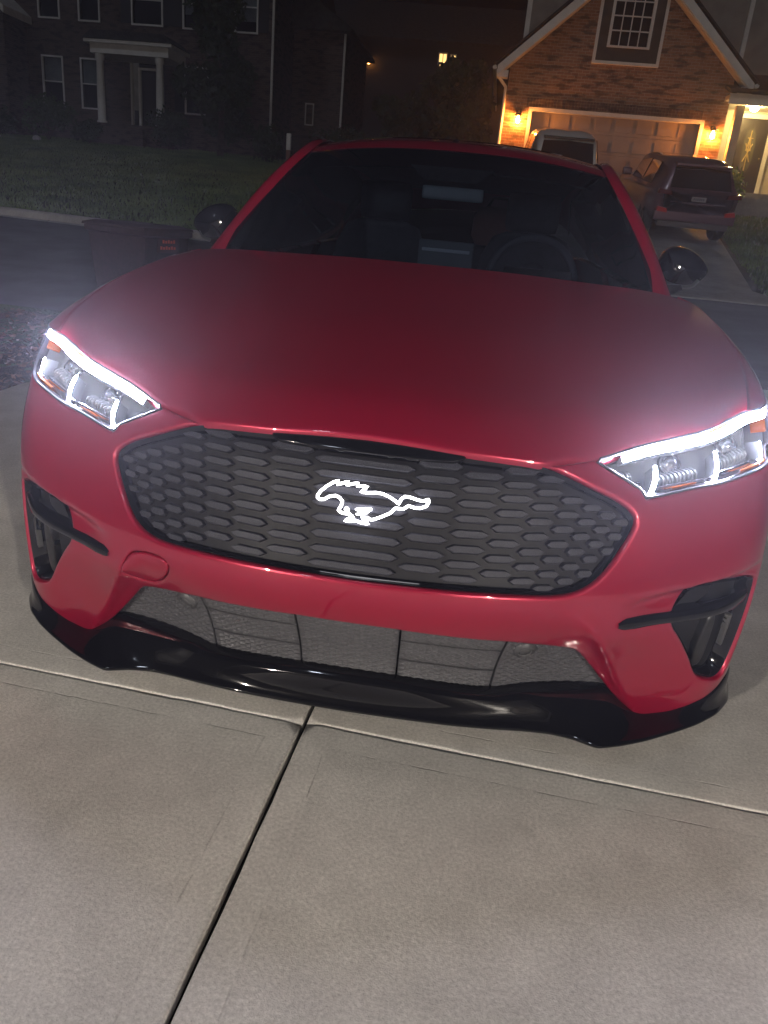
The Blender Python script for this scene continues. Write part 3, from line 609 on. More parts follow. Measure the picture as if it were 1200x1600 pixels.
    tl = curve(np.array(HLT[3:]), 40); G = np.stack([raised(o)(tl[:, 0] * s, tl[:, 1] - .0035 + k * .0018) for k, o in ((-1, -.03), (-1, -.004), (1, -.003), (1, -.03))], 1)
    cm('amber_upper_strip', (lambda g: g if s > 0 else (g[0], [list(f)[::-1] for f in g[1]]))(grid(G)), amber, hl)
    sl_ = [inset(so, q) for q in (-.0012, .0012, .0034, .0040)]; cm('lens_seal', grid(np.stack([raised(o)(r[:, 0], r[:, 1]) for r, o in zip(sl_, (-.0010, .0004, -.0010, -.020))], 1), closed_u=True), satin_black, hl)
    cm('clear_lens', panel(raised(-.0005), so, [], .02, .002, .006), lens_mat, hl)

# ---- hood: between the front edge curve and the cowl curve
fr = [tuple(skin(np.array([u]), np.array([z]))[0]) for u, z in [tuple(p) for p in GR if p[0] < .415 and p[1] > .7] + [(.423, .7695), (.480, .7760)]]
ht = skin(np.array([p[0] for p in HLT[:-3]]), np.array([p[1] for p in HLT[:-3]]))
FRONT = curve(np.array(fr + [tuple(p) for p in ht]) * [1, 1, 1] + [0, 0, 0], 60)
REAR = curve([(0, 1.27, 1.080), (.3, 1.272, 1.078), (.6, 1.285, 1.069), (.80, 1.30, 1.055), (.885, 1.28, 1.038)], 60)
def hood_pt(a, tau):
    """a in [-1,1] across, tau 0 front .. 1 rear"""
    a = np.asarray(a, float); s = np.abs(a); A = np.stack([np.interp(s, np.linspace(0, 1, 60), FRONT[:, k]) for k in range(3)], -1); B = np.stack([np.interp(s, np.linspace(0, 1, 60), REAR[:, k]) for k in range(3)], -1)
    g = spl([0, .055, .18, .39, .645, .857, 1], [0, .14, .325, .54, .745, .905, 1], tau); P = A + (B - A) * np.asarray(tau)[..., None]
    P[..., 2] = A[..., 2] + (B[..., 2] - A[..., 2]) * g
    side = smooth_steps(.6, 1, s); P[..., 0] += side * .030 * np.sin(np.pi * np.clip(tau, 0, 1))
    cr = .46 + .16 * tau; P[..., 2] += .010 * np.exp(-((s - cr) / .05) ** 2 * .5) * np.sin(np.pi * np.clip(tau * 1.02, 0, 1)) - .006 * smooth_steps(.0, .5, 1 - s / np.maximum(cr, .01)) * np.sin(np.pi * tau)
    P[..., 0] *= np.where(a < 0, -1, 1); return P
aa, tt2 = np.meshgrid(np.linspace(-1, 1, 121), np.concatenate([[0, .004, .009, .016, .026, .04], np.linspace(.06, 1, 44)]), indexing='ij')
G = hood_pt(aa, tt2)
rl = np.minimum(1, tt2 / .012); G[..., 2] -= .0045 * (1 - np.sqrt(np.maximum(1 - (1 - rl) ** 2, 0))) ; G[..., 2] += .002
V, Fc = grid(G); Fc = [list(f)[::-1] for f in Fc] if np.cross(G[61, 20] - G[60, 20], G[60, 21] - G[60, 20])[2] < 0 else Fc
fe = G[:, 0] + np.array([0, .012, -.022]); k0 = len(V); V = np.concatenate([V, fe]); nv = G.shape[1]
Fc = Fc + [(i * nv, (i + 1) * nv, k0 + i + 1, k0 + i)[::-1] for i in range(120)]
cm('hood', (V, Fc), red)
# ---- fenders: skin below, rolled crest up to the hood gap
SHUT = curve([tuple(hood_pt(np.array([1.]), np.array([t]))[0] + [.006, 0, -.001]) for t in (0, .1, .25, .4, .55, .7, .85, 1)] + [(.862, 1.42, 1.05)], 60)
for s in (1, -1):
    d0 = U_at(1.50); topz = lambda y: np.interp(y, [.35, .5, .8, 1.1, 1.5], [.895, .905, .935, .962, .985])
    top_uz = HLT[6:] + [(U_at(y) if y > .8 else float(np.interp(y, [.5, .8], [1.17, U_at(.8)])), float(topz(y))) for y in np.linspace(.54, 1.50, 16)]
    out_l = np.array([(1.10, .800)] + HLO[::-1][1:] + top_uz[4:] + [(d0, .30), (d0, .24), (Ua + ARC(.25) * 0 + math.sqrt(.41 ** 2 - .11 ** 2), .25)] + [(Ua + .41 * math.cos(a), .36 + .41 * math.sin(a)) for a in np.linspace(-.2, math.pi - math.asin(.28 / .41), 26)])
    V, Fc = panel(skin, out_l * [s, 1], [], .03, .002, .02)
    T = np.array(top_uz); T = densify(T, .02, closed=False); p0 = skin(T[:, 0] * s, T[:, 1]); n0 = len(T); q = np.linspace(0, 1, n0)
    sh_y = SHUT[:, 1]; p2 = np.stack([np.interp(np.maximum(p0[:, 1], FRONT[-1, 1]), sh_y, SHUT[:, k]) for k in range(3)], 1) * [s, 1, 1]
    p2[:, 1] = np.minimum(p2[:, 1], 1.5)
    p1 = np.stack([p0[:, 0] * .93 + p2[:, 0] * .07 - s * .002, p0[:, 1], np.maximum(p2[:, 2] - .002, p0[:, 2])], 1)
    tq = np.linspace(0, 1, 10)[None, :, None]; G = (1 - tq) ** 2 * p0[:, None] + 2 * tq * (1 - tq) * p1[:, None] + tq ** 2 * p2[:, None]
    G = np.concatenate([G, G[:, -1:] - [0, 0, .03]], 1); g = grid(G); g = (g[0], [list(f)[::-1] for f in g[1]]) if s < 0 else g
    cm('fender', join((V, Fc), g), red)
    # doors, sill, quarter
    for y0, y1, nm in ((1.508, 2.55, 'front_door'), (2.558, 3.45, 'rear_door')):
        ua, ub = U_at(y0), U_at(y1); bz = lambda y: 1.0 + (y - 1.5) * .028
        rr = [(ub, .30), (ub, bz(y1))] if nm == 'front_door' else [(ub - .16, .30), (ub - .12, .5), (ub, .78), (ub, bz(y1))]
        po = np.array([(ua, .30)] + rr + [(ua, bz(y0))]) * [s, 1]
        dr = cm(nm, panel(skin, chaikin(densify(po, .1), 1), [], .04, .003, .03), red)
        hp = skin(np.array([s * (ub - .16)]), np.array([.90]))[0]
        cm('door_handle', (lambda b: (b[0] * [s, 1, 1], b[1] if s > 0 else [list(f)[::-1] for f in b[1]]))(box(abs(hp[0]) - .01, abs(hp[0]) + .012, hp[1] - .06, hp[1] + .06, .888, .912, .005)), gloss_black, dr)
    ua, ub = U_at(1.2), U_at(3.3); po = np.array([(ua, .16), (ub, .16), (ub, .295), (ua, .295)]) * [s, 1]
    cm('sill', panel(raised(.004), po, [], .05, .004, .05), satin_black)
    Ub = U_at(3.85); ac = [(Ub + .41 * math.cos(a), .36 + .41 * math.sin(a)) for a in np.linspace(math.pi - .1, -.3, 24)]
    end = UC[-1]; po = np.array([(U_at(3.458) - .15 + .004, .31)] + [(Ub - .41, .40)] + ac + [(U_at(4.3), .22), (end, .22), (end, 1.06), (U_at(4.2) + .25, 1.08), (U_at(4.2), 1.085), (U_at(3.458), 1.055), (U_at(3.458), .78), (U_at(3.458) - .115, .5)])
    cm('rear_quarter', panel(skin, po * [s, 1], [], .05, .002, .03), red)
    tlp = np.array([(end - .75, .90), (end - .35, .91), (end - .35, .97), (end - .78, .985)]) * [s, 1]
    cm('tail_light', panel(raised(.006), tlp, [], .03, .006, .02), mat('tail_lens', (.25, .01, .012), .15, 0, .8))
    # wheels
    for y in (.87, 3.85):
        x = .80 * s; wv = .115
        ty = cm('wheel', lathe([(.235, -wv * .8), (.25, -wv * .95), (.34, -wv), (.362, -wv * .8), (.368, -wv * .5), (.368, wv * .5), (.362, wv * .8), (.34, wv), (.25, wv * .95), (.235, wv * .8)], 56, 'x', (x, y, .366)), rubber)
        cm('rim', lathe([(.238, -.09), (.228, -.05), (.228, .05), (.238, .09 )], 48, 'x', (x, y, .366)), alloy, ty)
        for k in range(5):
            a = k * 2 * math.pi / 5; d = np.array([0, math.cos(a), math.sin(a)]); e = np.array([0, -math.sin(a), math.cos(a)]); o = np.array([x + s * .075, y, .366]); P = []
            for r, wd in ((.03, .034), (.12, .026), (.2, .032), (.236, .044)):
                P.append([o + d * r + e * wd + [-s * .02, 0, 0], o + d * r + e * wd * .8 + [s * .012, 0, 0], o + d * r - e * wd * .8 + [s * .012, 0, 0], o + d * r - e * wd + [-s * .02, 0, 0]])
            cm('spoke', grid(np.array(P)), alloy, ty, smooth=False)
        cm('wheel_hub', lathe([(.001, s * .095), (.05, s * .092), (.06, s * .07), (.06, 0)], 24, 'x', (x, y, .366)), alloy, ty)
        wl = [(y + .425 * math.cos(a), .36 + .425 * math.sin(a)) for a in np.linspace(-.25, math.pi + .25, 24)]
        G = np.array([[(s * .955 if j == 0 else s * .55, *p) for j in (0, 1)] for p in wl]); cm('wheel_liner', grid(G), void_mat, ty)
# underbody
cm('floor_pan', box(-.80, .80, .30, 4.5, .17, .24, .02), void_mat)
cm('front_bulkhead', box(-.50, .50, .22, .5, .2, .74, .03), void_mat)

# ---- glasshouse
def patch(bot, top, bow, n=(40, 30), bowdir=(0, -1, .6)):
    b = curve(bot, n[0]); t = curve(top, n[0]); q = np.linspace(0, 1, n[1])[None, :, None]; a = np.linspace(-1, 1, n[0])[:, None, None]
    return b[:, None] * (1 - q) + t[:, None] * q + np.asarray(bowdir) * bow * (4 * q * (1 - q)) * (1 - .3 * a * a)
WB = [(-.815, 1.45, 1.035), (-.55, 1.31, 1.045), (0, 1.26, 1.045), (.55, 1.31, 1.045), (.815, 1.45, 1.035)]
WT = [(-.632, 2.13, 1.452), (-.35, 2.07, 1.486), (0, 2.05, 1.497), (.35, 2.07, 1.486), (.632, 2.13, 1.452)]
ws = patch(WB, WT, .035); g = grid(ws); cm('windshield', g, screen_glass)
RS = [(2.05, .632, 1.500, 1.456), (2.10, .63, 1.516, 1.470), (2.20, .625, 1.542, 1.492), (2.4, .62, 1.572, 1.520), (2.7, .615, 1.590, 1.535), (3.1, .61, 1.585, 1.53), (3.5, .60, 1.55, 1.495), (3.9, .58, 1.475, 1.42), (4.2, .56, 1.38, 1.33), (4.35, .55, 1.32, 1.27)]
yk = [r[0] for r in RS]; ys = np.concatenate([np.linspace(2.05, 2.3, 14), np.linspace(2.34, 4.35, 40)]); av = np.linspace(-1, 1, 41); P = []
for y in ys:
    wv, zc, ze = (float(spl(yk, [r[k] for r in RS], np.array([y]))[0]) for k in (1, 2, 3)); fwd = .085 * max(0, 1 - (y - 2.05) / .5)
    P.append([(wv * a, y + fwd * abs(a) ** 2.2, zc - (zc - ze) * abs(a) ** 2.4) for a in av])
P = np.array(P); g = grid(P); rf = cm('roof', (g[0], [list(f)[::-1] for f in g[1]]), red)
cm('roof_glass', grid((P[16:44, 5:36] + [0, 0, .004])[:, ::-1]), mat('roof_glass_black', (.004, .004, .005), .03, 0, 1.), rf)
cm('roof_sensor', lathe([(.0005, .012), (.012, .010), (.018, 0)], 16, 'z', (-.02, 2.30, 1.556)), gloss_black, rf)
RAIL = curve([(.80, 1.42, 1.028), (.775, 1.60, 1.135), (.715, 1.86, 1.31), (.652, 2.12, 1.450), (.640, 2.35, 1.512), (.632, 2.7, 1.534), (.625, 3.1, 1.528), (.612, 3.5, 1.492), (.59, 3.9, 1.418), (.565, 4.3, 1.295)], 90)
wid = np.interp(RAIL[:, 1], [1.4, 1.9, 2.3, 3.0, 3.8, 4.3], [.075, .062, .055, .05, .06, .16])
for s in (1, -1):
    q = RAIL.copy(); tg = np.gradient(q, axis=0); tg /= np.linalg.norm(tg, axis=1, keepdims=True)
    od = np.stack([np.full(90, .78), np.full(90, -.02), np.full(90, -.30)], 1); up = np.cross(od, tg) * 1.0; up /= np.linalg.norm(up, axis=1, keepdims=True); up *= np.sign(up[:, 2:3] + 1e-9); od /= np.linalg.norm(od, axis=1, keepdims=True)
    hgt = .020
    prof = [(-.016, -.03), (-.014, .0), (0, .6), (.25, 1.0), (.55, .9), (.8, .45), (1, -.1), (1, -1.4)]
    G = np.stack([q + od * (k * wid if abs(k) > .02 else np.full(90, k))[:, None] + up * (hgt * h) for k, h in prof], 1) * [s, 1, 1]
    g = grid(G); cm('windshield_pillar', g if s < 0 else (g[0], [list(f)[::-1] for f in g[1]]), red)
    # side glass and pillars
    outr = q + od * wid[:, None] + up * hgt * -.4
    def topc(y): return np.stack([np.interp(y, outr[:, 1], outr[:, k]) for k in (0, 2)], -1)
    def belt(y): return np.stack([.955 - .055 - .02 + 0 * y, 1.0 + (y - 1.5) * .028], -1)
    for y0, y1, nm, m_ in ((1.72, 2.50, 'side_window', tint_glass), (2.62, 3.42, 'side_window', tint_glass), (3.47, 3.98, 'side_window', tint_glass), (2.50, 2.62, 'door_pillar', gloss_black), (3.42, 3.47, 'door_pillar', gloss_black), (1.50, 1.72, 'mirror_sail', gloss_black), (3.98, 4.25, 'rear_pillar', red)):
        yv = np.linspace(y0, y1, 12); b_ = belt(yv); t_ = topc(yv); P = []
        for k in range(12):
            row_ = [(b_[k, 0] + (t_[k, 0] - b_[k, 0]) * v + .012 * math.sin(math.pi * v), yv[k], b_[k, 1] - .02 + max(t_[k, 1] - b_[k, 1] + .02, .002) * v) for v in np.linspace(0, 1, 8)]; P.append(row_)
        P = np.array(P) * [s, 1, 1]; g = grid(P); cm(nm, g if s > 0 else (g[0], [list(f)[::-1] for f in g[1]]), m_)
    # door mirror
    C = np.array([s * .950, 1.79, 1.135]); P = []
    OUTL = chaikin([(-.100, -.040), (-.092, .045), (-.060, .078), (-.005, .080), (.055, .056), (.098, .014), (.104, -.012), (.075, -.046), (.055, -.074), (-.02, -.078), (-.075, -.066)], 2)   # seen from the front, x outwards
    for v in np.linspace(0, 1, 13):          # shell from the flat rear glass face to the rounded front
        r = max(.02, (1 - v ** 2.8) ** .5); q = OUTL * r; P.append([C + np.array([s * (x - .012 * v), .06 - .13 * v + .05 * max(x, 0) / .1 * v, z]) for x, z in q])
    P = np.array(P); g = grid(P, closed_v=True); g = (g[0], [list(f)[::-1] for f in g[1]]) if s < 0 else g
    dm = cm('door_mirror', g, gloss_black, label='black door mirror')
    cm('mirror_glass', (P[0] + [0, .001, 0], [list(range(len(P[0])))]), mat('mirror_silver', (.8, .8, .8), .03, 1.), dm, smooth=False)
    cm('mirror_arm', tube([(s * .84, 1.79, 1.02), (s * .89, 1.785, 1.045), (s * .945, 1.78, 1.075)], [.026, .022, .026], 10), satin_black, dm)
    lo = P[6:11, 15:27].mean(0) if 0 else None
    nq = P.shape[1]; band_ = P[1:10, int(nq * .60):int(nq * .97)]; cen = C; bb = cen + (band_ - cen) * 1.015
    cm('mirror_lower_trim', (lambda g: g if s > 0 else (g[0], [list(f)[::-1] for f in g[1]]))(grid(bb)), mat('mirror_trim_grey', (.05, .055, .06), .3), dm)
# tailgate glass
tg_ = patch([(-.66, 4.56, 1.07), (0, 4.66, 1.08), (.66, 4.56, 1.07)], [(-.55, 4.33, 1.272), (0, 4.36, 1.318), (.55, 4.33, 1.272)], .02, (20, 8), (0, 1, .5)); cm('tailgate_glass', (lambda g: (g[0], [list(f)[::-1] for f in g[1]]))(grid(tg_)), tint_glass)
# ---- cabin
dash = patch([(-.76, 1.50, 1.015), (0, 1.32, 1.02), (.76, 1.50, 1.015)], [(-.74, 1.98, .985), (0, 1.95, 1.0), (.74, 1.98, .985)], .02, (30, 10), (0, 0, 1))
db = cm('dashboard', (lambda g: (g[0], [list(f)[::-1] for f in g[1]]))(grid(np.concatenate([dash, dash[:, -1:] + [0, .03, -.25]], 1))), cabin)
cs = cm('centre_screen', box(-.105, .125, 1.93, 1.955, .82, 1.150, .008), mat('screen_back', (.13, .145, .16), .5), db)
cm('screen_mount', box(-.09, .11, 1.921, 1.932, 1.105, 1.118, .003), mat('screen_mount', (.55, .57, .60), .4), cs)
cm('instrument_binnacle', box(.26, .54, 1.90, 1.93, .97, 1.075, .01), gloss_black, db)
wc = np.array([.385, 2.07, 1.02]); ang = np.linspace(0, 2 * math.pi, 40, endpoint=False); ax = np.array([0, .40, .917])
sw = cm('steering_wheel', tube(np.stack([wc + .185 * math.cos(a) * np.array([1, 0, 0]) + .185 * math.sin(a) * np.array([0, .32, .947]) for a in ang]), .016, 10, closed=True), mat('wheel_leather', (.09, .095, .11), .45))
cm('wheel_boss', lathe([(.001, -.02), (.06, -.015), (.075, .01), (.06, .03)], 20, 'y', tuple(wc)), cabin, sw)
for a in (math.pi, 0, -math.pi / 2): cm('wheel_spoke', tube([wc + .06 * np.array([math.cos(a), .32 * math.sin(a), .947 * math.sin(a)]), wc + .18 * np.array([math.cos(a), .32 * math.sin(a), .947 * math.sin(a)])], .014, 8), cabin, sw)
for x in (-.38, .385):
    bk = [(x + sx * wv, y + cy, z) for z, wv, y, in ()]
    P = []
    for z, wv, y in ((.55, .22, 2.62), (.7, .26, 2.66), (.9, .265, 2.72), (1.08, .24, 2.78), (1.18, .19, 2.81), (1.21, .12, 2.82)):
        P.append([(x + wv * math.copysign(abs(math.cos(a)) ** .6, math.cos(a)), y + .07 * math.copysign(abs(math.sin(a)) ** .7, math.sin(a)) - .03 * abs(math.cos(a)) ** 4, z) for a in np.linspace(0, 2 * math.pi, 24, endpoint=False)])
    g = grid(np.array(P), closed_v=True); g[1].append([5 * 24 + k for k in range(24)]); st = cm('seat', g, seat_mat)
    cm('headrest', (lambda b: b)(box(x - .135, x + .135, 2.78, 2.88, 1.21, 1.40, .045)), seat_mat, st)
    cm('seat_cushion', box(x - .26, x + .26, 2.15, 2.68, .42, .58, .06), seat_mat, st)
cm('rear_seat', box(-.62, .62, 3.42, 3.62, .55, 1.12, .06), seat_mat)
cm('cabin_floor', box(-.70, .70, 1.6, 4.2, .30, .34), cabin)
mh = cm('sensor_housing', prism([(-.19, 1.44), (.17, 1.44), (.10, 1.385), (-.12, 1.385)], 2.09, 2.19), cabin, smooth=False)
cm('rear_view_mirror', box(-.130, .135, 2.10, 2.13, 1.312, 1.366, .014), mat('mirror_back_grey', (.30, .33, .35), .4), mh)
cm('roof_lining', grid(np.stack([[(x, y, 1.425 + .06 * math.sin((y - 2.1) / 2 * 3.1) - .03 * (x / .6) ** 2) for x in np.linspace(-.6, .6, 9)] for y in np.linspace(2.14, 4.2, 12)])), cabin)
# ================================================================== houses across the street
def brick(name, c1, c2, mortar, scale=1.):
    m = mat(name, c1, .85); n, l, b = nodes(m); tc = n.new('ShaderNodeTexCoord'); sp = n.new('ShaderNodeSeparateXYZ'); cb = n.new('ShaderNodeCombineXYZ')
    l.new(tc.outputs['Object'], sp.inputs[0]); ad = n.new('ShaderNodeMath'); ad.operation = 'ADD'; l.new(sp.outputs[0], ad.inputs[0]); l.new(sp.outputs[1], ad.inputs[1]); l.new(ad.outputs[0], cb.inputs[0]); l.new(sp.outputs[2], cb.inputs[1])
    t = n.new('ShaderNodeTexBrick'); t.inputs['Scale'].default_value = 1; t.inputs['Brick Width'].default_value = .205; t.inputs['Row Height'].default_value = .078; t.inputs['Mortar Size'].default_value = .006; t.inputs['Bias'].default_value = -.2
    t.inputs['Color1'].default_value = (*c1, 1); t.inputs['Color2'].default_value = (*c2, 1); t.inputs['Mortar'].default_value = (*mortar, 1); l.new(cb.outputs[0], t.inputs['Vector'])
    z = n.new('ShaderNodeTexNoise'); z.inputs['Scale'].default_value = 1.0; z.inputs['Detail'].default_value = 5; mp = n.new('ShaderNodeMapping'); mp.inputs['Scale'].default_value = (2.2, 7, 1); l.new(cb.outputs[0], mp.inputs[0]); l.new(mp.outputs[0], z.inputs['Vector'])
    r = n.new('ShaderNodeMapRange'); r.inputs[1].default_value = .50; r.inputs[2].default_value = .62; r.inputs[3].default_value = 1; r.inputs[4].default_value = .34; l.new(z.outputs['Fac'], r.inputs[0])
    sc_ = n.new('ShaderNodeVectorMath'); sc_.operation = 'SCALE'; l.new(t.outputs['Color'], sc_.inputs[0]); l.new(r.outputs[0], sc_.inputs[3]); l.new(sc_.outputs[0], b.inputs['Base Color'])
    bp = n.new('ShaderNodeBump'); bp.inputs['Strength'].default_value = .6; bp.inputs['Distance'].default_value = .02; bp.invert = True; l.new(t.outputs['Fac'], bp.inputs['Height']); l.new(bp.outputs[0], b.inputs['Normal'])
    return m
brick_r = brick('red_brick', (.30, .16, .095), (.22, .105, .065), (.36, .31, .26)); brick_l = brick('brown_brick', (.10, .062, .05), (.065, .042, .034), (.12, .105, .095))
white = noise_col(mat('white_trim', (.72, .70, .67), .6), (.66, .64, .61), (.76, .74, .71), 3)
shingle = noise_col(mat('roof_shingle', (.03, .028, .028), .9), (.018, .017, .018), (.045, .042, .040), 6, 8, bump=.6, bscale=18, bdist=.03)
pane_m = mat('window_pane', (.012, .014, .018), .06, 0, .5); blind_m = noise_col(mat('window_blind', (.42, .42, .41), .7), (.36, .36, .36), (.46, .46, .45), 4)
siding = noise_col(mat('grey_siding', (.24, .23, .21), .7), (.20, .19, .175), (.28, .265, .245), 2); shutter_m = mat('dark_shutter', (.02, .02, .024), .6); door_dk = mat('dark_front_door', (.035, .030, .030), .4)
def warm(name, c, s): return mat(name, (.8, .7, .5), .5, emit=c, estr=s)
def lamp(name, loc, energy, c, r=.05):
    L = bpy.data.lights.new(name, 'POINT'); L.energy = energy; L.color = c; L.shadow_soft_size = r; o = bpy.data.objects.new(name, L); col.objects.link(o); o.location = loc; return o
def bulb_mat(name, c, watts, sz):
    """glowing bulb giving off about that many watts of light"""
    return mat(name, (.8, .7, .5), .5, emit=c, estr=watts / (math.pi * .0225 * sz * sz))
def wall_lantern(loc, label, energy, c, group=None, face=-1, bulb=None, sz=1.):
    t = thing('wall_lantern', label, 'lantern', loc, group=group); x = y = 0; blk = mat('lantern_black', (.012, .012, .012), .4)
    f = face
    mesh('back_plate', *box(-.05 * sz, .05 * sz, min(-f * .0, -f * .0 + f * .02), max(0, f * .02), -.05 * sz, .16 * sz, .006), blk, t)
    mesh('arm', *tube([(0, f * .02, .10 * sz), (0, f * .09 * sz, .15 * sz), (0, f * .13 * sz, .12 * sz)], .010 * sz, 8), blk, t, True)
    mesh('cap', *lathe([(.001, .13 * sz), (.03 * sz, .12 * sz), (.085 * sz, .06 * sz), (.088 * sz, .05 * sz), (.02 * sz, .052 * sz)], 20, 'z', (0, f * .13 * sz, 0)), blk, t, True)
    mesh('bulb', *lathe([(.001, .05 * sz), (.018 * sz, .045 * sz), (.022 * sz, .02 * sz), (.040 * sz, -.03 * sz), (.042 * sz, -.055 * sz), (.03 * sz, -.085 * sz), (.001, -.10 * sz)], 20, 'z', (0, f * .13 * sz, 0)), bulb, t, True)
    for k in range(4):
        a = k * math.pi / 2 + .78; mesh('cage_bar', *tube([(math.cos(a) * .075 * sz, f * .13 * sz + math.sin(a) * .075 * sz, .055 * sz), (math.cos(a) * .055 * sz, f * .13 * sz + math.sin(a) * .055 * sz, -.13 * sz)], .004 * sz, 6), blk, t, True)
    mesh('cage_ring', *tube([(math.cos(a) * .055 * sz, f * .13 * sz + math.sin(a) * .055 * sz, -.13 * sz) for a in np.linspace(0, 6.28, 20, endpoint=False)], .005 * sz, 6, closed=True), blk, t, True)
    return t
def facade(Y): return lambda U, Z: np.stack([U, np.full_like(np.asarray(U, float), Y), Z], -1)
def window(parent, Y, x0, x1, z0, z1, blind=.5, cols=1, rows=2, fr=.06):
    """double-hung sash: frame proud of the wall, pane set back, blind behind the pane"""
    fm = join(box(x0 - fr, x1 + fr, Y - .05, Y + .04, z1, z1 + fr), box(x0 - fr, x1 + fr, Y - .06, Y + .04, z0 - fr, z0), box(x0 - fr, x0, Y - .05, Y + .04, z0, z1), box(x1, x1 + fr, Y - .05, Y + .04, z0, z1))
    w_ = mesh('window', *fm, white, parent, world=True); mesh('pane', *box(x0, x1, Y + .05, Y + .06, z0, z1), glassy_pane, w_, world=True)
    mesh('room_dark', *box(x0, x1, Y + .20, Y + .22, z0, z1), void_mat, w_, world=True)
    if blind > 0: mesh('blind', *box(x0 + .01, x1 - .01, Y + .10, Y + .12, z1 - (z1 - z0) * blind, z1 - .01), blind_m, w_, world=True)
    for k in range(1, rows): z = z0 + (z1 - z0) * k / rows; mesh('sash_bar', *box(x0, x1, Y + .01, Y + .045, z - .022, z + .022), white, w_, world=True)
    for k in range(1, cols): x = x0 + (x1 - x0) * k / cols; mesh('sash_bar', *box(x - .015, x + .015, Y + .015, Y + .04, z0, z1), white, w_, world=True)
    return w_
glassy_pane = glassy('house_pane', (.75, .78, .8), .01, 1.5)

# ---- right: brick gable with a garage door
hY = 24.0; gz = 2.50
hr = thing('brick_house', 'brick gabled house with white garage door between two glowing lanterns', 'house', (3.2, hY, gz))
arch_w = [(2.62, 6.30), (3.80, 6.30), (3.80, 7.45)] + [(3.21 + .59 * math.cos(a), 7.45 + .59 * math.sin(a)) for a in np.linspace(.15, math.pi - .15, 11)] + [(2.62, 7.45)]
wall = mesh('gable_wall', *panel(facade(hY), np.array([(0, gz - .3), (.80, gz - .3), (.80, 4.62), (5.62, 4.62), (5.62, gz - .3), (6.30, gz - .3), (6.30, 5.75), (3.2, 8.55), (0, 5.75)]), [np.array(arch_w)], .5, .001, .25), brick_r, hr, world=True)
mesh('side_wall', *box(-.0, .24, hY + .26, hY + 8, gz - .3, 5.7), brick_r, hr, world=True)
P = [(.76, 4.62), (5.66, 4.62)]; sold = []
for k in range(58):
    x = .62 + k * .0865; sold.append(box(x, x + .075, hY - .035 - .004 * (k % 3), hY + .02, 4.66, 4.90))
mesh('soldier_course', *join(*sold), brick('soldier_brick', (.10, .055, .04), (.075, .045, .035), (.2, .17, .15)), hr, world=True, kind='stuff')
dk = noise_col(mat('garage_door_paint', (.30, .25, .23), .55), (.27, .225, .21), (.33, .275, .25), 2)
gd = mesh('garage_door', *box(.80, 5.62, hY + .16, hY + .20, gz - .05, 4.62), dk, hr, world=True)
for r in range(4):
    z0 = gz + .02 + r * .525
    mesh('door_section', *box(.81, 5.61, hY + .135, hY + .158, z0, z0 + .515, .006), dk, gd, world=True)
    for c in range(8):
        x0 = .81 + c * .6 + .07; mesh('raised_panel', *box(x0, x0 + .46, hY + .118, hY + .137, z0 + .09, z0 + .425, .009), dk, gd, world=True)
mesh('garage_trim', *join(box(.70, 5.72, hY - .05, hY + .15, 4.56, 4.66), box(.70, .80, hY - .05, hY + .15, gz - .05, 4.56), box(5.62, 5.72, hY - .05, hY + .15, gz - .05, 4.56)), white, hr, world=True)
# rake boards, soffits, roof
for s, xe in ((-1, -.35), (1, 6.75)):
    dz = 8.62 - 5.55; apex = (3.2, 8.80); e = (xe, 5.60); d = np.array([xe - 3.2, 5.60 - 8.80]); nv = np.array([-d[1], d[0]]) / np.hypot(*d) * (1 if s < 0 else -1)
    th = .24; po = np.array([apex, e, (e[0], e[1] - th), (apex[0], apex[1] - th * 1.25)])
    mesh('rake_board', *prism(po, hY - .42, hY - .36), white, hr, world=True)
    mesh('soffit', *prism(np.array([(apex[0], apex[1] - th * 1.2), (e[0], e[1] - th + .02), (e[0], e[1] - th - .02), (apex[0], apex[1] - th * 1.25 - .03)]), hY - .355, hY + .0), white, hr, world=True)
    mesh('roof_slope', *prism(np.array([(apex[0], apex[1] + .12), (e[0] + s * .12, e[1] + .03), (e[0] + s * .12, e[1] - .03), (apex[0], apex[1] + .02)]), hY - .46, hY + 8), shingle, hr, world=True)
    mesh('eave_return', *box(min(e[0], e[0] - s * .32), max(e[0], e[0] - s * .32), hY - .36, hY - .02, 5.32, 5.50), white, hr, world=True)
    mesh('gutter', *tube([(e[0] + s * .08, hY - .42, 5.55), (e[0] + s * .08, hY + 8, 5.55)], .06, 8), white, hr, world=True)
mesh('downpipe', *tube([(-.38, hY - .30, 5.5), (-.25, hY - .22, 5.30), (-.06, hY - .06, 5.12), (-.05, hY - .05, 4.8), (-.05, hY - .05, gz)], .045, 8), white, hr, world=True, smooth=True)
# arched window in its rendered surround
sr = mesh('window_surround', *panel(facade(hY - .05), np.array([(2.36, 5.96), (4.06, 5.96), (4.06, 8.0), (2.36, 8.0)]), [np.array(arch_w)], .4, .002, .049), noise_col(mat('dark_render', (.07, .055, .045), .8), (.055, .044, .036), (.085, .066, .055), 3), hr, world=True)
for b in ((2.28, 2.36, 5.88, 8.0), (4.06, 4.14, 5.88, 8.0), (2.36, 4.06, 5.88, 5.96)): mesh('border_board', *box(b[0], b[1], hY - .09, hY - .003, b[2], b[3]), white, sr, world=True)
aw = np.array(arch_w); ac = np.array([3.21, 7.0]); V1 = np.stack([aw[:, 0], np.full(len(aw), hY - .10), aw[:, 1]], 1)
fr_o = ac + (aw - ac) * [1.0, 1.0]; fr_i = ac + (aw - ac) * [.87, .93]
G = np.stack([[(p[0], y, p[1]) for p in q] for q, y in ((fr_o, hY + .0), (fr_o, hY - .10), (fr_i, hY - .10), (fr_i, hY + .02))], 1)
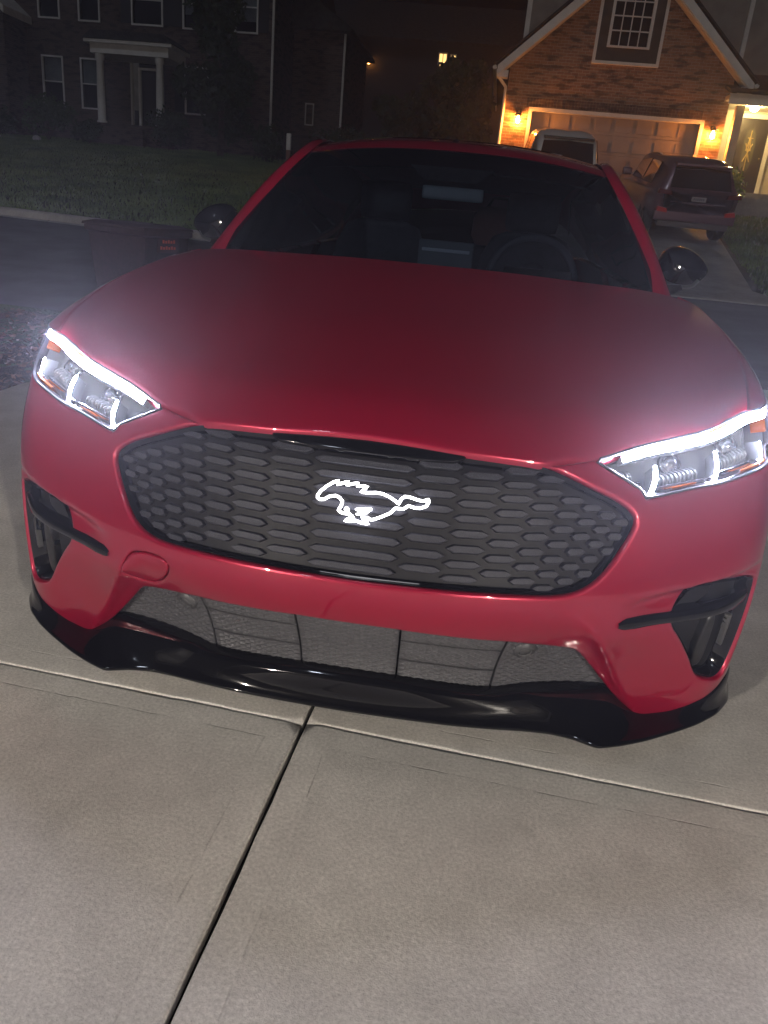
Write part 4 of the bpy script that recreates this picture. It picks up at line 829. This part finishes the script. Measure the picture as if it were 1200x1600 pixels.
awn = mesh('arched_window', *grid(G, closed_u=True), white, hr, world=True)
mesh('pane', *prism(fr_i, hY + .02, hY + .03), pane_m, awn, world=True)
for x in (2.95, 3.21, 3.47): mesh('glazing_bar', *box(x - .014, x + .014, hY - .03, hY + .018, 6.36, 7.9 if x == 3.21 else 7.78), white, awn, world=True)
for z in (6.73, 7.09, 7.45): mesh('glazing_bar', *box(2.69, 3.73, hY - .025, hY + .015, z - .014, z + .014), white, awn, world=True)
# two-storey body behind, with its corner board and a window
mesh('upper_wall', *box(.35, 15, hY + 3.0, hY + 9, 5.0, 11.5), siding, hr, world=True)
mesh('corner_board', *box(.27, .42, hY + 2.93, hY + 3.08, 5.0, 11.5), white, hr, world=True)
window(hr, hY + 2.9, 8.05, 9.0, 6.7, 8.3, .6)
mesh('corner_board', *box(6.98, 7.10, hY + 2.90, hY + 2.99, 5.5, 11.5), white, hr, world=True)
# porch
porch_wall = noise_col(mat('porch_render', (.55, .50, .40), .7), (.50, .45, .36), (.58, .53, .43), 3)
pY = hY + 1.3
mesh('porch_wall', *box(6.31, 12, pY, pY + .2, gz, 5.4), porch_wall, hr, world=True)
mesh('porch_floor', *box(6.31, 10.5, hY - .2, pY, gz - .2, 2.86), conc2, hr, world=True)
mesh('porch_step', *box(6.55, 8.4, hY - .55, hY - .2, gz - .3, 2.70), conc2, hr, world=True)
mesh('porch_roof', *join(box(6.15, 11, hY - .45, pY, 5.18, 5.30), box(6.15, 11, hY - .50, hY - .45, 5.06, 5.32)), white, hr, world=True)
mesh('porch_shingles', *prism(np.array([(hY - .6, 5.32), (pY + 1.7, 6.35), (pY + 1.7, 6.45), (hY - .6, 5.42)]), 6.1, 11.2, 'yz'), shingle, hr, world=True)
pc = mesh('porch_column', *box(6.44, 6.66, hY - .36, hY - .14, 2.86, 5.06, .015), porch_wall, hr, world=True)
dr = mesh('front_door', *box(6.95, 7.90, pY - .06, pY - .005, 2.90, 4.98, .01), door_dk, hr, world=True)
mesh('door_frame', *join(box(6.83, 6.95, pY - .10, pY - .004, 2.88, 5.08), box(7.90, 8.02, pY - .10, pY - .004, 2.88, 5.08), box(6.95, 7.90, pY - .10, pY - .004, 4.98, 5.10)), white, hr, world=True)
ov = np.array([(7.425 + .17 * math.cos(a), 4.10 + .62 * math.copysign(abs(math.sin(a)) ** .7, math.sin(a))) for a in np.linspace(0, 6.283, 28, endpoint=False)])
mesh('leaded_glass', *prism(ov, pY - .075, pY - .062), mat('leaded_glass', (.10, .09, .07), .15), dr, world=True)
for a, b in (((7.425, 3.55), (7.425, 4.66)), ((7.33, 3.8), (7.52, 4.3)), ((7.52, 3.8), (7.33, 4.3)), ((7.35, 4.45), (7.5, 4.45)), ((7.36, 4.1), (7.425, 4.5)), ((7.49, 4.1), (7.425, 4.5))):
    mesh('caming', *tube([(a[0], pY - .08, a[1]), (b[0], pY - .08, b[1])], .017, 6), mat('brass_caming', (.75, .6, .3), .3, .8), dr, world=True)
mesh('door_knob', *lathe([(.001, -.06), (.03, -.05), (.035, -.03), (.015, -.01), (.015, 0)], 14, 'y', (7.80, pY - .06, 3.9)), mat('brass', (.7, .5, .2), .25, 1.), dr, world=True)
pl = thing('porch_light', 'round ceiling lamp glowing over the front door', 'lamp', (7.1, hY + .35, 5.17))
mesh('shade', *lathe([(.001, -.14), (.07, -.13), (.11, -.08), (.12, -.02), (.10, 0)], 20, 'z'), warm('porch_bulb', (1, .70, .26), 270), pl, smooth=True)
mesh('mount', *lathe([(.13, -.015), (.13, .0), (.001, .0)], 20, 'z'), mat('brass_mount', (.6, .45, .2), .3, 1.), pl, smooth=True)
orange = (1, .36, .07); ob = bulb_mat('orange_bulb', (1, .31, .045), 100, 1.35)
wall_lantern((.42, hY, 4.32), 'orange wall lantern left of the garage door', 68, orange, 'garage lanterns', bulb=ob, sz=1.35)
wall_lantern((5.99, hY, 4.32), 'orange wall lantern right of the garage door, above the dark car', 68, orange, 'garage lanterns', bulb=ob, sz=1.35)

# ---- foliage
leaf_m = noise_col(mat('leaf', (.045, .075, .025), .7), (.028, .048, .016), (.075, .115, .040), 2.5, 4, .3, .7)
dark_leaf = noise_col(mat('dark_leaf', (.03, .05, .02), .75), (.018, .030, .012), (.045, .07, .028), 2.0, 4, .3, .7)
bark = noise_col(mat('bark', (.07, .05, .035), .9), (.045, .032, .024), (.10, .075, .055), 8, bump=.7, bscale=20, bdist=.03)
def foliage(name, blobs, n, size, m, parent):
    C = np.array([b[:3] for b in blobs]); Rr = np.array([b[3:6] for b in blobs]); k = rng.choice(len(blobs), n, p=Rr.prod(1) ** .67 / (Rr.prod(1) ** .67).sum())
    d = rng.normal(0, 1, (n, 3)); d /= np.linalg.norm(d, axis=1, keepdims=True); c = C[k] + d * Rr[k] * (rng.uniform(0, 1, n) ** .38)[:, None] * rng.uniform(.85, 1.12, n)[:, None]
    a = rng.normal(0, 1, (n, 3)); a /= np.linalg.norm(a, axis=1, keepdims=True); b = np.cross(a, rng.normal(0, 1, (n, 3))); b /= np.linalg.norm(b, axis=1, keepdims=True); s = size * rng.uniform(.6, 1.4, n)[:, None]
    V = np.stack([c - a * s, c - b * s * .5, c + a * s, c + b * s * .5], 1).reshape(-1, 3)
    return mesh(name, V, np.arange(4 * n).reshape(-1, 4), m, parent, world=True)
def tree(label, x, y, h, r, n, m, size=.12, group=None, low=.35):
    z = float(terrain(x, y)); t = thing('broadleaf_tree', label, 'tree', (x, y, z), group=group); b = []
    for k in range(14):
        a = random.uniform(0, 6.28); q = random.uniform(low, 1); rr = r * (1 - abs(q - .6) * .9) * random.uniform(.35, .8); b.append((x + math.cos(a) * rr, y + math.sin(a) * rr, z + h * q, r * random.uniform(.32, .55), r * random.uniform(.32, .55), r * random.uniform(.28, .45)))
    tr = [tube([(x, y, z - .2), (x + .05, y, z + h * .3), (x - .05, y + .05, z + h * .75)], [h * .028, h * .02, h * .008], 9)] + [tube([(x, y, z + h * .28), ((x + q[0]) / 2, (y + q[1]) / 2, z + h * .35 + (q[2] - z - h * .35) * .45), q[:3]], [h * .010, h * .007, h * .003], 6) for q in b[:9]]
    mesh('trunk', *join(*tr), bark, t, True, world=True); foliage('crown', b, n, size, m, t); return t
def shrub(label, x, y, w_, h, n, m, size=.07, group=None):
    z = float(terrain(x, y)); t = thing('shrub', label, 'shrub', (x, y, z), group=group); b = []
    for k in range(7): a = random.uniform(0, 6.28); q = random.uniform(0, .6); b.append((x + math.cos(a) * w_ * q * .6, y + math.sin(a) * w_ * q * .4, z + h * random.uniform(.3, .72), w_ * .36, w_ * .3, h * .3))
    mesh('stems', *join(*[tube([(x, y, z - .05), q[:3]], [.02, .008], 5) for q in b]), bark, t, True, world=True); foliage('leaves', b, n, size, m, t); return t

# ---- left: two-storey brick house with a white portico
lY = 33.0; lz = 3.72
hl_ = thing('portico_house', 'dark two storey brick house with white columned portico across the lawn', 'house', (-15.0, lY, lz))
GWIN = [(-19.62, -18.78, 4.55, 6.35), (-17.90, -17.18, 4.55, 6.35), (-13.32, -12.42, 4.66, 6.33)]
UWIN = [(-19.64, -18.80, 7.80, 9.5), (-17.88, -17.05, 7.78, 9.5), (-15.58, -14.35, 7.78, 9.5), (-13.40, -12.52, 7.76, 9.5), (-11.22, -10.36, 7.76, 9.5)]
doorh = np.array([(-15.75, 4.0), (-14.35, 4.0), (-14.35, 6.55), (-15.75, 6.55)])
hs = [np.array([(a, c), (b, c), (b, d), (a, d)]) for a, b, c, d in GWIN + UWIN] + [doorh]
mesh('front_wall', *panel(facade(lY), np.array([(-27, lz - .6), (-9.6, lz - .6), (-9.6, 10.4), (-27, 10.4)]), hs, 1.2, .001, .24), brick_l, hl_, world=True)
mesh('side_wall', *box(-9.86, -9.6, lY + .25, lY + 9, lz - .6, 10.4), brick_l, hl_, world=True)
for k, (a, b, c, d) in enumerate(GWIN): window(hl_, lY, a, b, c, d, (.52, .50, .30)[k] if k < 2 else .5)
for k, (a, b, c, d) in enumerate(UWIN):
    window(hl_, lY, a, b, c, d, (.3, .3, .0, .72, .78)[k])
    if k >= 2:
        for x0 in (a - .50, b + .08): mesh('shutter', *box(x0, x0 + .42, lY - .05, lY - .003, c, d, .01), shutter_m, hl_, world=True)
for x0 in (-13.82, -12.34): mesh('shutter', *box(x0, x0 + .42, lY - .05, lY - .003, 4.66, 6.33, .01), shutter_m, hl_, world=True)
mesh('main_roof', *prism(np.array([(lY - .6, 10.35), (lY + 5, 13.6), (lY + 10, 10.35), (lY + 10, 10.2), (lY - .6, 10.2)]), -27.5, -9.2, 'yz'), shingle, hl_, world=True)
mesh('downpipe', *tube([(-9.66, lY - .06, 10.2), (-9.66, lY - .06, 7.0), (-9.66, lY - .06, lz)], .05, 8), white, hl_, world=True)
pf = lY - 1.7; kf = (pf + 1.436) / (lY + 1.436); px = lambda x: .206 + (x - .206) * kf; pz = lambda z: 1.21 + (z - 1.21) * kf
portico = mesh('portico_roof', *join(box(px(-17.65), px(-13.85), pf - .25, lY - .01, pz(6.98), pz(7.10)), box(px(-17.45), px(-14.05), pf - .10, lY - .01, pz(6.62), pz(6.98))), white, hl_, world=True)
mesh('portico_shingles', *prism(np.array([(px(-17.7), pz(7.11)), (px(-13.8), pz(7.11)), (px(-14.2), pz(7.42)), (px(-17.3), pz(7.42))]), pf - .28, lY - .02), shingle, portico, world=True)
for x in (px(-17.12), px(-14.50)):
    c = mesh('portico_column', *lathe([(.20, 0), (.20, .08), (.16, .10), (.155, 1.2), (.135, pz(6.5) - pz(4.0) - .12), (.18, pz(6.5) - pz(4.0) - .06), (.18, pz(6.6) - pz(4.0))], 20, 'z', (x, pf + .06, pz(4.0))), white, hl_, True, world=True)
mesh('portico_floor', *box(px(-17.7), px(-13.8), pf - .25, lY, lz - .7, pz(4.0)), brick_l, hl_, world=True)
mesh('portico_step', *box(px(-16.6), px(-15), pf - .6, pf - .25, lz - .9, pz(4.0) - .16), brick_l, hl_, world=True)
fd = mesh('front_door', *box(-15.30, -14.42, lY + .08, lY + .13, 4.02, 6.12, .01), door_dk, hl_, world=True)
mesh('door_frame', *join(box(-15.40, -15.30, lY - .05, lY + .14, 4.0, 6.2), box(-15.75, -15.68, lY - .05, lY + .14, 4.0, 6.55), box(-15.68, -14.35, lY - .05, lY + .14, 6.46, 6.55), box(-15.40, -14.35, lY - .04, lY + .14, 6.12, 6.20), box(-14.42, -14.35, lY - .05, lY + .14, 4.0, 6.46)), white, hl_, world=True)
mesh('sidelight', *box(-15.66, -15.42, lY + .08, lY + .10, 4.6, 6.44), blind_m, hl_, world=True)
mesh('transom', *box(-15.38, -14.44, lY + .08, lY + .10, 6.21, 6.45), pane_m, hl_, world=True)
# wing on its left (eave seen in the corner) and lower wing to its right
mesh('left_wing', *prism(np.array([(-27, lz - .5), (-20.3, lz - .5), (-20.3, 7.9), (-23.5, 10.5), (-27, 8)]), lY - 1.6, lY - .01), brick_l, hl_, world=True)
mesh('left_eave', *prism(np.array([(-20.0, 7.72), (-23.5, 10.6), (-23.5, 10.3), (-20.0, 7.45)]), lY - 2.0, lY - .02), white, hl_, world=True)
rw = thing('garden_wing_house', 'dark house wing with a pale downpipe behind the portico house', 'house', (-8.5, 36, 4.3))
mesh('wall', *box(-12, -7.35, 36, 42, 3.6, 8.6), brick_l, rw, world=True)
mesh('roof', *prism(np.array([(-12.5, 8.6), (-7.0, 8.55), (-7.0, 8.7), (-9.8, 10.4), (-12.5, 10.4)]), 35.6, 42.4), shingle, rw, world=True)
mesh('downpipe', *tube([(-7.30, 35.93, 8.5), (-7.30, 35.93, 4.2)], .05, 8), white, rw, world=True)
window(rw, 36, -8.9, -8.6, 4.9, 5.7, .6, fr=.05)
# ---- far house with lit windows behind the trees
fh = thing('far_house', 'far dark house showing small lit windows above the car roof', 'house', (-3, 47, 6))
fw_ = [(-4.15, -3.75, 9.45, 10.05), (-3.50, -3.25, 9.55, 10.0)]
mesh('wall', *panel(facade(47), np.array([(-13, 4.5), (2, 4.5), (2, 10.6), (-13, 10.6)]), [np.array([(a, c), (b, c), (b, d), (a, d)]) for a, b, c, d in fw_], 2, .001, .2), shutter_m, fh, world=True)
mesh('roof', *prism(np.array([(46.4, 10.55), (52, 13.5), (52, 13.3), (46.4, 10.4)]), -13.6, 2.6, 'yz'), shingle, fh, world=True)
for a, b, c, d in fw_:
    wv = mesh('window', *join(box(a - .06, b + .06, 46.93, 47.05, d, d + .06), box(a - .06, b + .06, 46.93, 47.05, c - .06, c), box(a - .06, a, 46.93, 47.05, c, d), box(b, b + .06, 46.93, 47.05, c, d)), white, fh, world=True)
    mesh('lit_pane', *box(a, b, 47.04, 47.06, c, d), warm('lit_pane', (1, .60, .20), 1.6), wv, world=True)
    mesh('sash_bar', *box((a + b) / 2 - .02, (a + b) / 2 + .02, 47.0, 47.035, c, d), white, wv, world=True)
wall_lantern((-8.05, 46.98, 9.45), 'small orange porch lamp on the far house above the dark lawn', 25, orange, bulb=bulb_mat('far_bulb', (1, .36, .08), 9, 2.2), sz=2.2)
# planting
dk_names = [(-12.0, 30.9, 2.6, 3.4, 'dark round tree covering the wall right of the portico house door'), (-10.0, 30.2, 1.9, 2.6, 'dark shrub tree at the corner of the portico house')]
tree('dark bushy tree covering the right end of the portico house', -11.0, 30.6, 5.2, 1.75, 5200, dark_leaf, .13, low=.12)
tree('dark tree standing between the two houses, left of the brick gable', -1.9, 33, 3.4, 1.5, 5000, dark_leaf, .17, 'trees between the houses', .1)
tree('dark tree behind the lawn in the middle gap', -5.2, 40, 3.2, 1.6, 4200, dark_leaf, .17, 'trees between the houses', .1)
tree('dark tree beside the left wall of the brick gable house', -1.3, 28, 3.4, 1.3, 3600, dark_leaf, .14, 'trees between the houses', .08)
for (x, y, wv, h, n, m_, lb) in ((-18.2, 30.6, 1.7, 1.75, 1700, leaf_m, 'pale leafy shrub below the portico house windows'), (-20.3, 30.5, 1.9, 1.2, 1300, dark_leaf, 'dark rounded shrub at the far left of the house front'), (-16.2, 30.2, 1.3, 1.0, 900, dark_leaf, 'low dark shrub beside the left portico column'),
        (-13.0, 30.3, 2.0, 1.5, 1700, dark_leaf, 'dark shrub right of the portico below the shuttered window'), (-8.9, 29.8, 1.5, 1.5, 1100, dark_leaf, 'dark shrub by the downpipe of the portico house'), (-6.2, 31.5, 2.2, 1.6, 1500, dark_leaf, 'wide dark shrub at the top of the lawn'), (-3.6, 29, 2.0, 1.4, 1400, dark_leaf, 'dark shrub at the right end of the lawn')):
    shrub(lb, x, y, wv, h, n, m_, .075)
shrub('bright green fern beside the lit front door', 6.75, 23.5, .75, 1.35, 900, noise_col(mat('fern', (.14, .22, .05), .6), (.10, .17, .04), (.18, .27, .07), 3), .06)
stone = noise_col(mat('pale_stone', (.55, .54, .52), .8), (.45, .44, .42), (.62, .60, .58), 5, bump=.5)
for k, (x, y, r, lb) in enumerate(((-20.4, 29.0, .30, 'largest pale rock at the left edge of the lawn'), (-19.5, 29.1, .13, 'small pale rock next to the largest rock'), (-17.9, 29.2, .16, 'pale rock under the leafy shrub'))):
    bm = bmesh.new(); bmesh.ops.create_icosphere(bm, subdivisions=3, radius=r)
    for v in bm.verts: v.co *= 1 + .18 * math.sin(v.co.x * 9 / r * .3 + k) * math.cos(v.co.y * 7 / r * .3); v.co.z *= .6
    z = float(terrain(x, y)); bm.verts.index_update(); mesh('garden_rock', [tuple(v.co + Vector((x, y, z + r * .3))) for v in bm.verts], [[v.index for v in f.verts] for f in bm.faces], stone, None, True, label=lb, cat='rock', group='garden rocks'); bm.free()
post = thing('marker_post', 'short reddish post with a pale band at the right end of the lawn', 'post', (-7.7, 28.6, float(terrain(-7.7, 28.6))))
mesh('shaft', *box(-.07, .07, -.07, .07, -.1, .95, .02), mat('post_brown', (.22, .10, .075), .7), post); mesh('band', *box(-.075, .075, -.075, .075, .55, 1.1, .015), white, post)

# ---- parked SUVs
def suv(name, label, loc, slope, rotz, W, Hh, Ln, paint, glassm, rear='dark'):
    t = thing(name, label, 'car', loc, (slope, 0, rotz)); w2 = W / 2
    # stations along the length from the rear (y=0) to the nose: y, half width, belt z, roof z, roof half width
    ST = [(.0, .80, .60, .97, 1.00, .74), (.05, .90, .45, 1.02, 1.10, .76), (.25, .97, .40, 1.05, Hh * .90, .68), (.55, 1, .38, 1.04, Hh * .985, .68), (1.2, 1, .36, 1.02, Hh, .71), (2.2, 1, .34, 1.0, Hh * .99, .71), (2.9, 1, .34, .99, Hh * .93, .69), (3.45, 1, .35, .99, 1.12, .72), (4.0, .98, .36, .95, 1.0, .74), (Ln - .25, .92, .40, .86, .90, .72), (Ln, .80, .50, .74, .76, .62)]
    P = []
    for y, wv, zb, zbelt, zr, wr in ST:
        a = w2 * wv; P.append([(-.0, y, zb), (a * .86, y, zb), (a * .97, y, zb + .12), (a, y, (zb + zbelt) / 2 + .05), (a * .965, y, zbelt), (w2 * (wr * .55 + wv * .42), y, zbelt + (zr - zbelt) * .45), (w2 * wr, y, zr - (zr - zbelt) * .06), (w2 * wr * .82, y, zr), (0, y, zr + .015)])
    P = np.array(P); P = np.stack([curve(P[:, j], 60) for j in range(9)], 1); P = np.stack([curve(P[i], 26) for i in range(60)])
    G = np.concatenate([P, (P * [-1, 1, 1])[:, ::-1][:, 1:-1]], 1); V, Fc = grid(G, closed_v=True); m_ = G.shape[1]; Fc.append(list(range(m_))[::-1]); Fc.append([59 * m_ + k for k in range(m_)])
    mesh('body', V, Fc, paint, t, True)
    yr = lambda z: float(np.interp(z, [.62, 1.0, 1.1, Hh * .90], [.0, .0, .06, .25]))
    # rear window and screens
    def rear_patch(nm, pts, m, off, bow=.03):
        q = np.array(pts); V = [(x, yr(z) - off - bow * (1 - (x / w2) ** 2), z) for x, z in q]; return mesh(nm, V + [(x, y + .02, z) for x, y, z in V], [list(range(len(q)))] + [(i, (i + 1) % len(q), (i + 1) % len(q) + len(q), i + len(q)) for i in range(len(q))], m, t)
    return t, ST, rear_patch, yr, w2
def finish_suv(t, rear_patch, w2, Hh, Ln, glassm, trim, plate, lamp_m, low_lamp, style):
    rear_patch('rear_window', [(-w2 * .70, 1.08), (w2 * .70, 1.08), (w2 * .62, Hh * .90), (0, Hh * .915), (-w2 * .62, Hh * .90)], glassm, .050, .02)
    for s in (1, -1):
        for a, b in ((.72, 1.55), (1.63, 2.62)):
            z1 = Hh * .93; q = [(a, 1.06), (b, 1.05), (min(b, 2.55) - .02 if b > 2 else b, z1 - (.10 if b > 2 else 0)), (a + .05, z1)]
            V = [(s * (w2 * .965 + (w2 * .74 - w2 * .965) * (z - 1.03) / (Hh - 1.03) + .012), y, z) for y, z in q]; mesh('side_window', V + [(x - s * .02, y, z) for x, y, z in V], [(0, 1, 2, 3), (7, 6, 5, 4), (0, 4, 5, 1), (1, 5, 6, 2), (2, 6, 7, 3), (3, 7, 4, 0)], glassm, t)
        for y in (.85, Ln - .95):
            wl = mesh('wheel', *lathe([(.2, -.10), (.33, -.11), (.355, -.07), (.355, .07), (.33, .11), (.2, .10)], 36, 'x', (s * (w2 - .11), y, .35)), rubber, t, True)
            mesh('rim', *lathe([(.001, s * .07), (.06, s * .085), (.19, s * .075), (.205, s * .10)], 24, 'x', (s * (w2 - .11), y, .35)), alloy, wl, True)
        x0 = s * w2
        mesh('door_mirror', *box(min(x0 * .98, x0 + s * .20), max(x0 * .98, x0 + s * .20), 2.70, 2.82, 1.05, 1.21, .04), trim['mirror'], t, True)
        mesh('tail_light', *prism(np.array([(s * w2 * .62, .93), (s * w2 * .96, .95), (s * w2 * .93, 1.04), (s * w2 * .66, 1.01)]), -.045, .10), lamp_m, t)
        if low_lamp: mesh('bumper_lamp', *prism(np.array([(s * w2 * .66, .58), (s * w2 * .90, .60), (s * w2 * .88, .69), (s * w2 * .68, .66)]), -.075, .10), low_lamp, t)
    mesh('bumper', *box(-w2 * .93, w2 * .93, -.06, .12, .42, .62, .03), trim['bumper'], t, True)
    mesh('bumper_skirt', *box(-w2 * .82, w2 * .82, -.045, .10, .30, .42, .02), trim['skirt'], t, True)
    mesh('tailgate_crease', *tube([(-w2 * .62, -.035, .80), (0, -.06, .79), (w2 * .62, -.035, .80)], .016, 6), trim['bumper'], t, True)
    mesh('spoiler', *box(-w2 * .62, w2 * .62, .10, .36, Hh * .925, Hh * .955, .012), trim['spoiler'], t, True)
    pn = mesh('licence_plate', *box(-.15, .15, -.066, -.03, .84, .93, .006), plate, t)
    for k in range(6): mesh('plate_character', *box(-.115 + k * .04, -.092 + k * .04, -.0685, -.0655, .862, .908), mat('plate_ink', (.10, .09, .13), .6), pn)
dark_paint = mat('dark_plum_paint', (.17, .095, .125), .45, .4, 1.); white_paint = mat('white_car_paint', (.62, .62, .62), .4, 0, 1.)
blackg = mat('suv_glass', (.006, .007, .009), .05, 0, .5)
sl = math.atan(.146)
t, ST, rp, yr, w2 = suv('parked_suv', 'dark crossover parked in front of the garage, seen from behind', (4.36, 16.9, float(terrain(4.4, 17)) + .02), sl, R_(4), 1.84, 1.62, 4.4, dark_paint, blackg)
finish_suv(t, rp, w2, 1.62, 4.4, blackg, dict(mirror=dark_paint, bumper=dark_paint, skirt=mat('skirt_grey', (.10, .085, .09), .5), spoiler=dark_paint), mat('plate_white', (.30, .27, .29), .6), mat('tail_red', (.10, .008, .012), .2, 0, .6), mat('bumper_red', (.35, .02, .02), .3, emit=(1, .06, .04), estr=.02), 0)
t, ST, rp, yr, w2 = suv('parked_suv', 'white SUV behind the red car roof, left half of the garage', (1.65, 19.2, float(terrain(1.6, 19)) + .02), sl, R_(3), 1.92, 1.90, 4.6, white_paint, blackg)
finish_suv(t, rp, w2, 1.90, 4.6, blackg, dict(mirror=white_paint, bumper=white_paint, skirt=satin_black, spoiler=satin_black), mat('plate_white2', (.6, .6, .6), .6), mat('tail_red2', (.10, .008, .012), .2, 0, .6), None, 0)

# ---- wheeled bin at the kerb, papers on the dashboard
bx, by = -3.22, 6.05; bn = thing('wheeled_bin', 'dark wheeled rubbish bin behind the left door mirror of the red car', 'bin', (bx, by, float(terrain(bx, by))), (0, 0, R_(70)))
binm = noise_col(mat('bin_plastic', (.028, .012, .016), .55), (.022, .010, .013), (.034, .015, .019), 30, bump=.2, bscale=200, bdist=.002)
P = np.array([[(sx * a, sy * b, z) for sx, sy in ((-1, -1), (1, -1), (1, 1), (-1, 1))] for z, a, b in ((.03, .24, .28), (.10, .25, .30), (.80, .30, .36), (.815, .325, .385), (.86, .325, .385))])
V, Fc = grid(P, closed_v=True); Fc.append([3, 2, 1, 0]); mesh('bin_body', V, Fc, binm, bn)
P = np.array([[(sx * a, sy * b + .01, z) for sx, sy in ((-1, -1), (1, -1), (1, 1), (-1, 1))] for z, a, b in ((.862, .335, .40), (.885, .33, .395), (.91, .25, .31), (.915, .1, .15))])
V, Fc = grid(P, closed_v=True); Fc.append([12, 13, 14, 15]); mesh('lid', V, Fc, binm, bn)
mesh('handle', *tube([(-.22, .40, .80), (-.22, .46, .83), (.22, .46, .83), (.22, .40, .80)], .016, 8), binm, bn, True)
for s in (1, -1): mesh('bin_wheel', *lathe([(.02, -.025), (.12, -.03), (.125, 0), (.12, .03), (.02, .025)], 24, 'x', (s * .27, .30, .125)), rubber, bn, True)
ink = mat('bin_print_red', (.55, .10, .06), .5)
pr = mesh('print_patch', *box(-.13, .15, -.362, -.30, .665, .80, .004), mat('bin_label', (.06, .03, .035), .6), bn)
for r_, (z, n, x0) in enumerate(((.752, 5, -.07), (.695, 6, -.10))):
    for k in range(n): mesh('print_stroke', *box(x0 + k * .036, x0 + k * .036 + .024, -.3650, -.3615, z, z + .030 - .006 * (k % 2)), ink, pr)
t = thing('cloth_bag', 'dull red bag on the rear seat inside the red car', 'bag', (.24, 3.52, 1.118)); 
P = np.array([[(wv * math.copysign(abs(math.cos(a)) ** .6, math.cos(a)), .08 * math.copysign(abs(math.sin(a)) ** .6, math.sin(a)), z) for a in np.linspace(0, 6.283, 20, endpoint=False)] for z, wv in ((.0, .15), (.05, .18), (.15, .175), (.21, .15), (.22, .10))])
V, Fc = grid(P, closed_v=True); Fc.append([80 + k for k in range(20)]); mesh('pouch', V, Fc, mat('bag_cloth', (.30, .11, .08), .8), t, True); mesh('strap', *tube([(-.1, 0, .21), (-.07, 0, .27), (.07, 0, .27), (.1, 0, .21)], .010, 6), mat('bag_strap', (.12, .05, .04), .8), t, True)

# ---- the home garage behind the photographer: its two wall lanterns light the driveway
oY = -5.9
og = thing('home_garage', 'dark garage front behind the photographer with lanterns on both sides', 'garage', (.3, oY, 0))
mesh('wall', *panel(facade(oY), np.array([(-4.2, -.1), (-2.4, -.1), (-2.4, 2.2), (3.0, 2.2), (3.0, -.1), (4.8, -.1), (4.8, 3.4), (-4.2, 3.4)]), [], .6, .001, -.2), noise_col(mat('charcoal_siding', (.014, .014, .015), .8), (.011, .011, .012), (.018, .018, .019), 4), og, world=True)
gdk = noise_col(mat('dark_door_paint', (.05, .045, .04), .5), (.045, .04, .036), (.055, .05, .045), 3)
gd2 = mesh('garage_door', *box(-2.4, 3.0, oY - .18, oY - .14, 0, 2.2), gdk, og, world=True)
for r in range(4): mesh('door_section', *box(-2.39, 2.99, oY - .135, oY - .115, .01 + r * .547,   .01 + r * .547 + .537, .005), gdk, gd2, world=True)
mesh('eave', *box(-4.6, 5.2, oY - .2, oY + .5, 3.4, 3.55), shutter_m, og, world=True)
cool = (1, .92, .82); cb_ = bulb_mat('white_bulb', (1, .90, .78), 600, 1.5)
wall_lantern((-2.85, oY, 2.25), 'wall lantern on the home garage left of its door', 600, cool, 'home garage lanterns', 1, cb_, 1.5)
wall_lantern((3.45, oY, 2.25), 'wall lantern on the home garage right of its door', 600, cool, 'home garage lanterns', 1, cb_, 1.5)
# ================================================================== thin scattering air, added to give the headlights a lens-like glow
hz = mesh('glow_haze', *box(-110, 110, -55, 130, -1.5, 22), None, kind='stuff')
hm = bpy.data.materials.new('headlight_glow_haze'); hm.use_nodes = True; hn = hm.node_tree.nodes; hn.clear()
ho = hn.new('ShaderNodeOutputMaterial'); pv = hn.new('ShaderNodeVolumePrincipled'); pv.inputs['Density'].default_value = .0031; pv.inputs['Color'].default_value = (.93, .94, 1, 1); pv.inputs['Anisotropy'].default_value = .78
hm.node_tree.links.new(pv.outputs[0], ho.inputs['Volume']); hz.data.materials.append(hm)
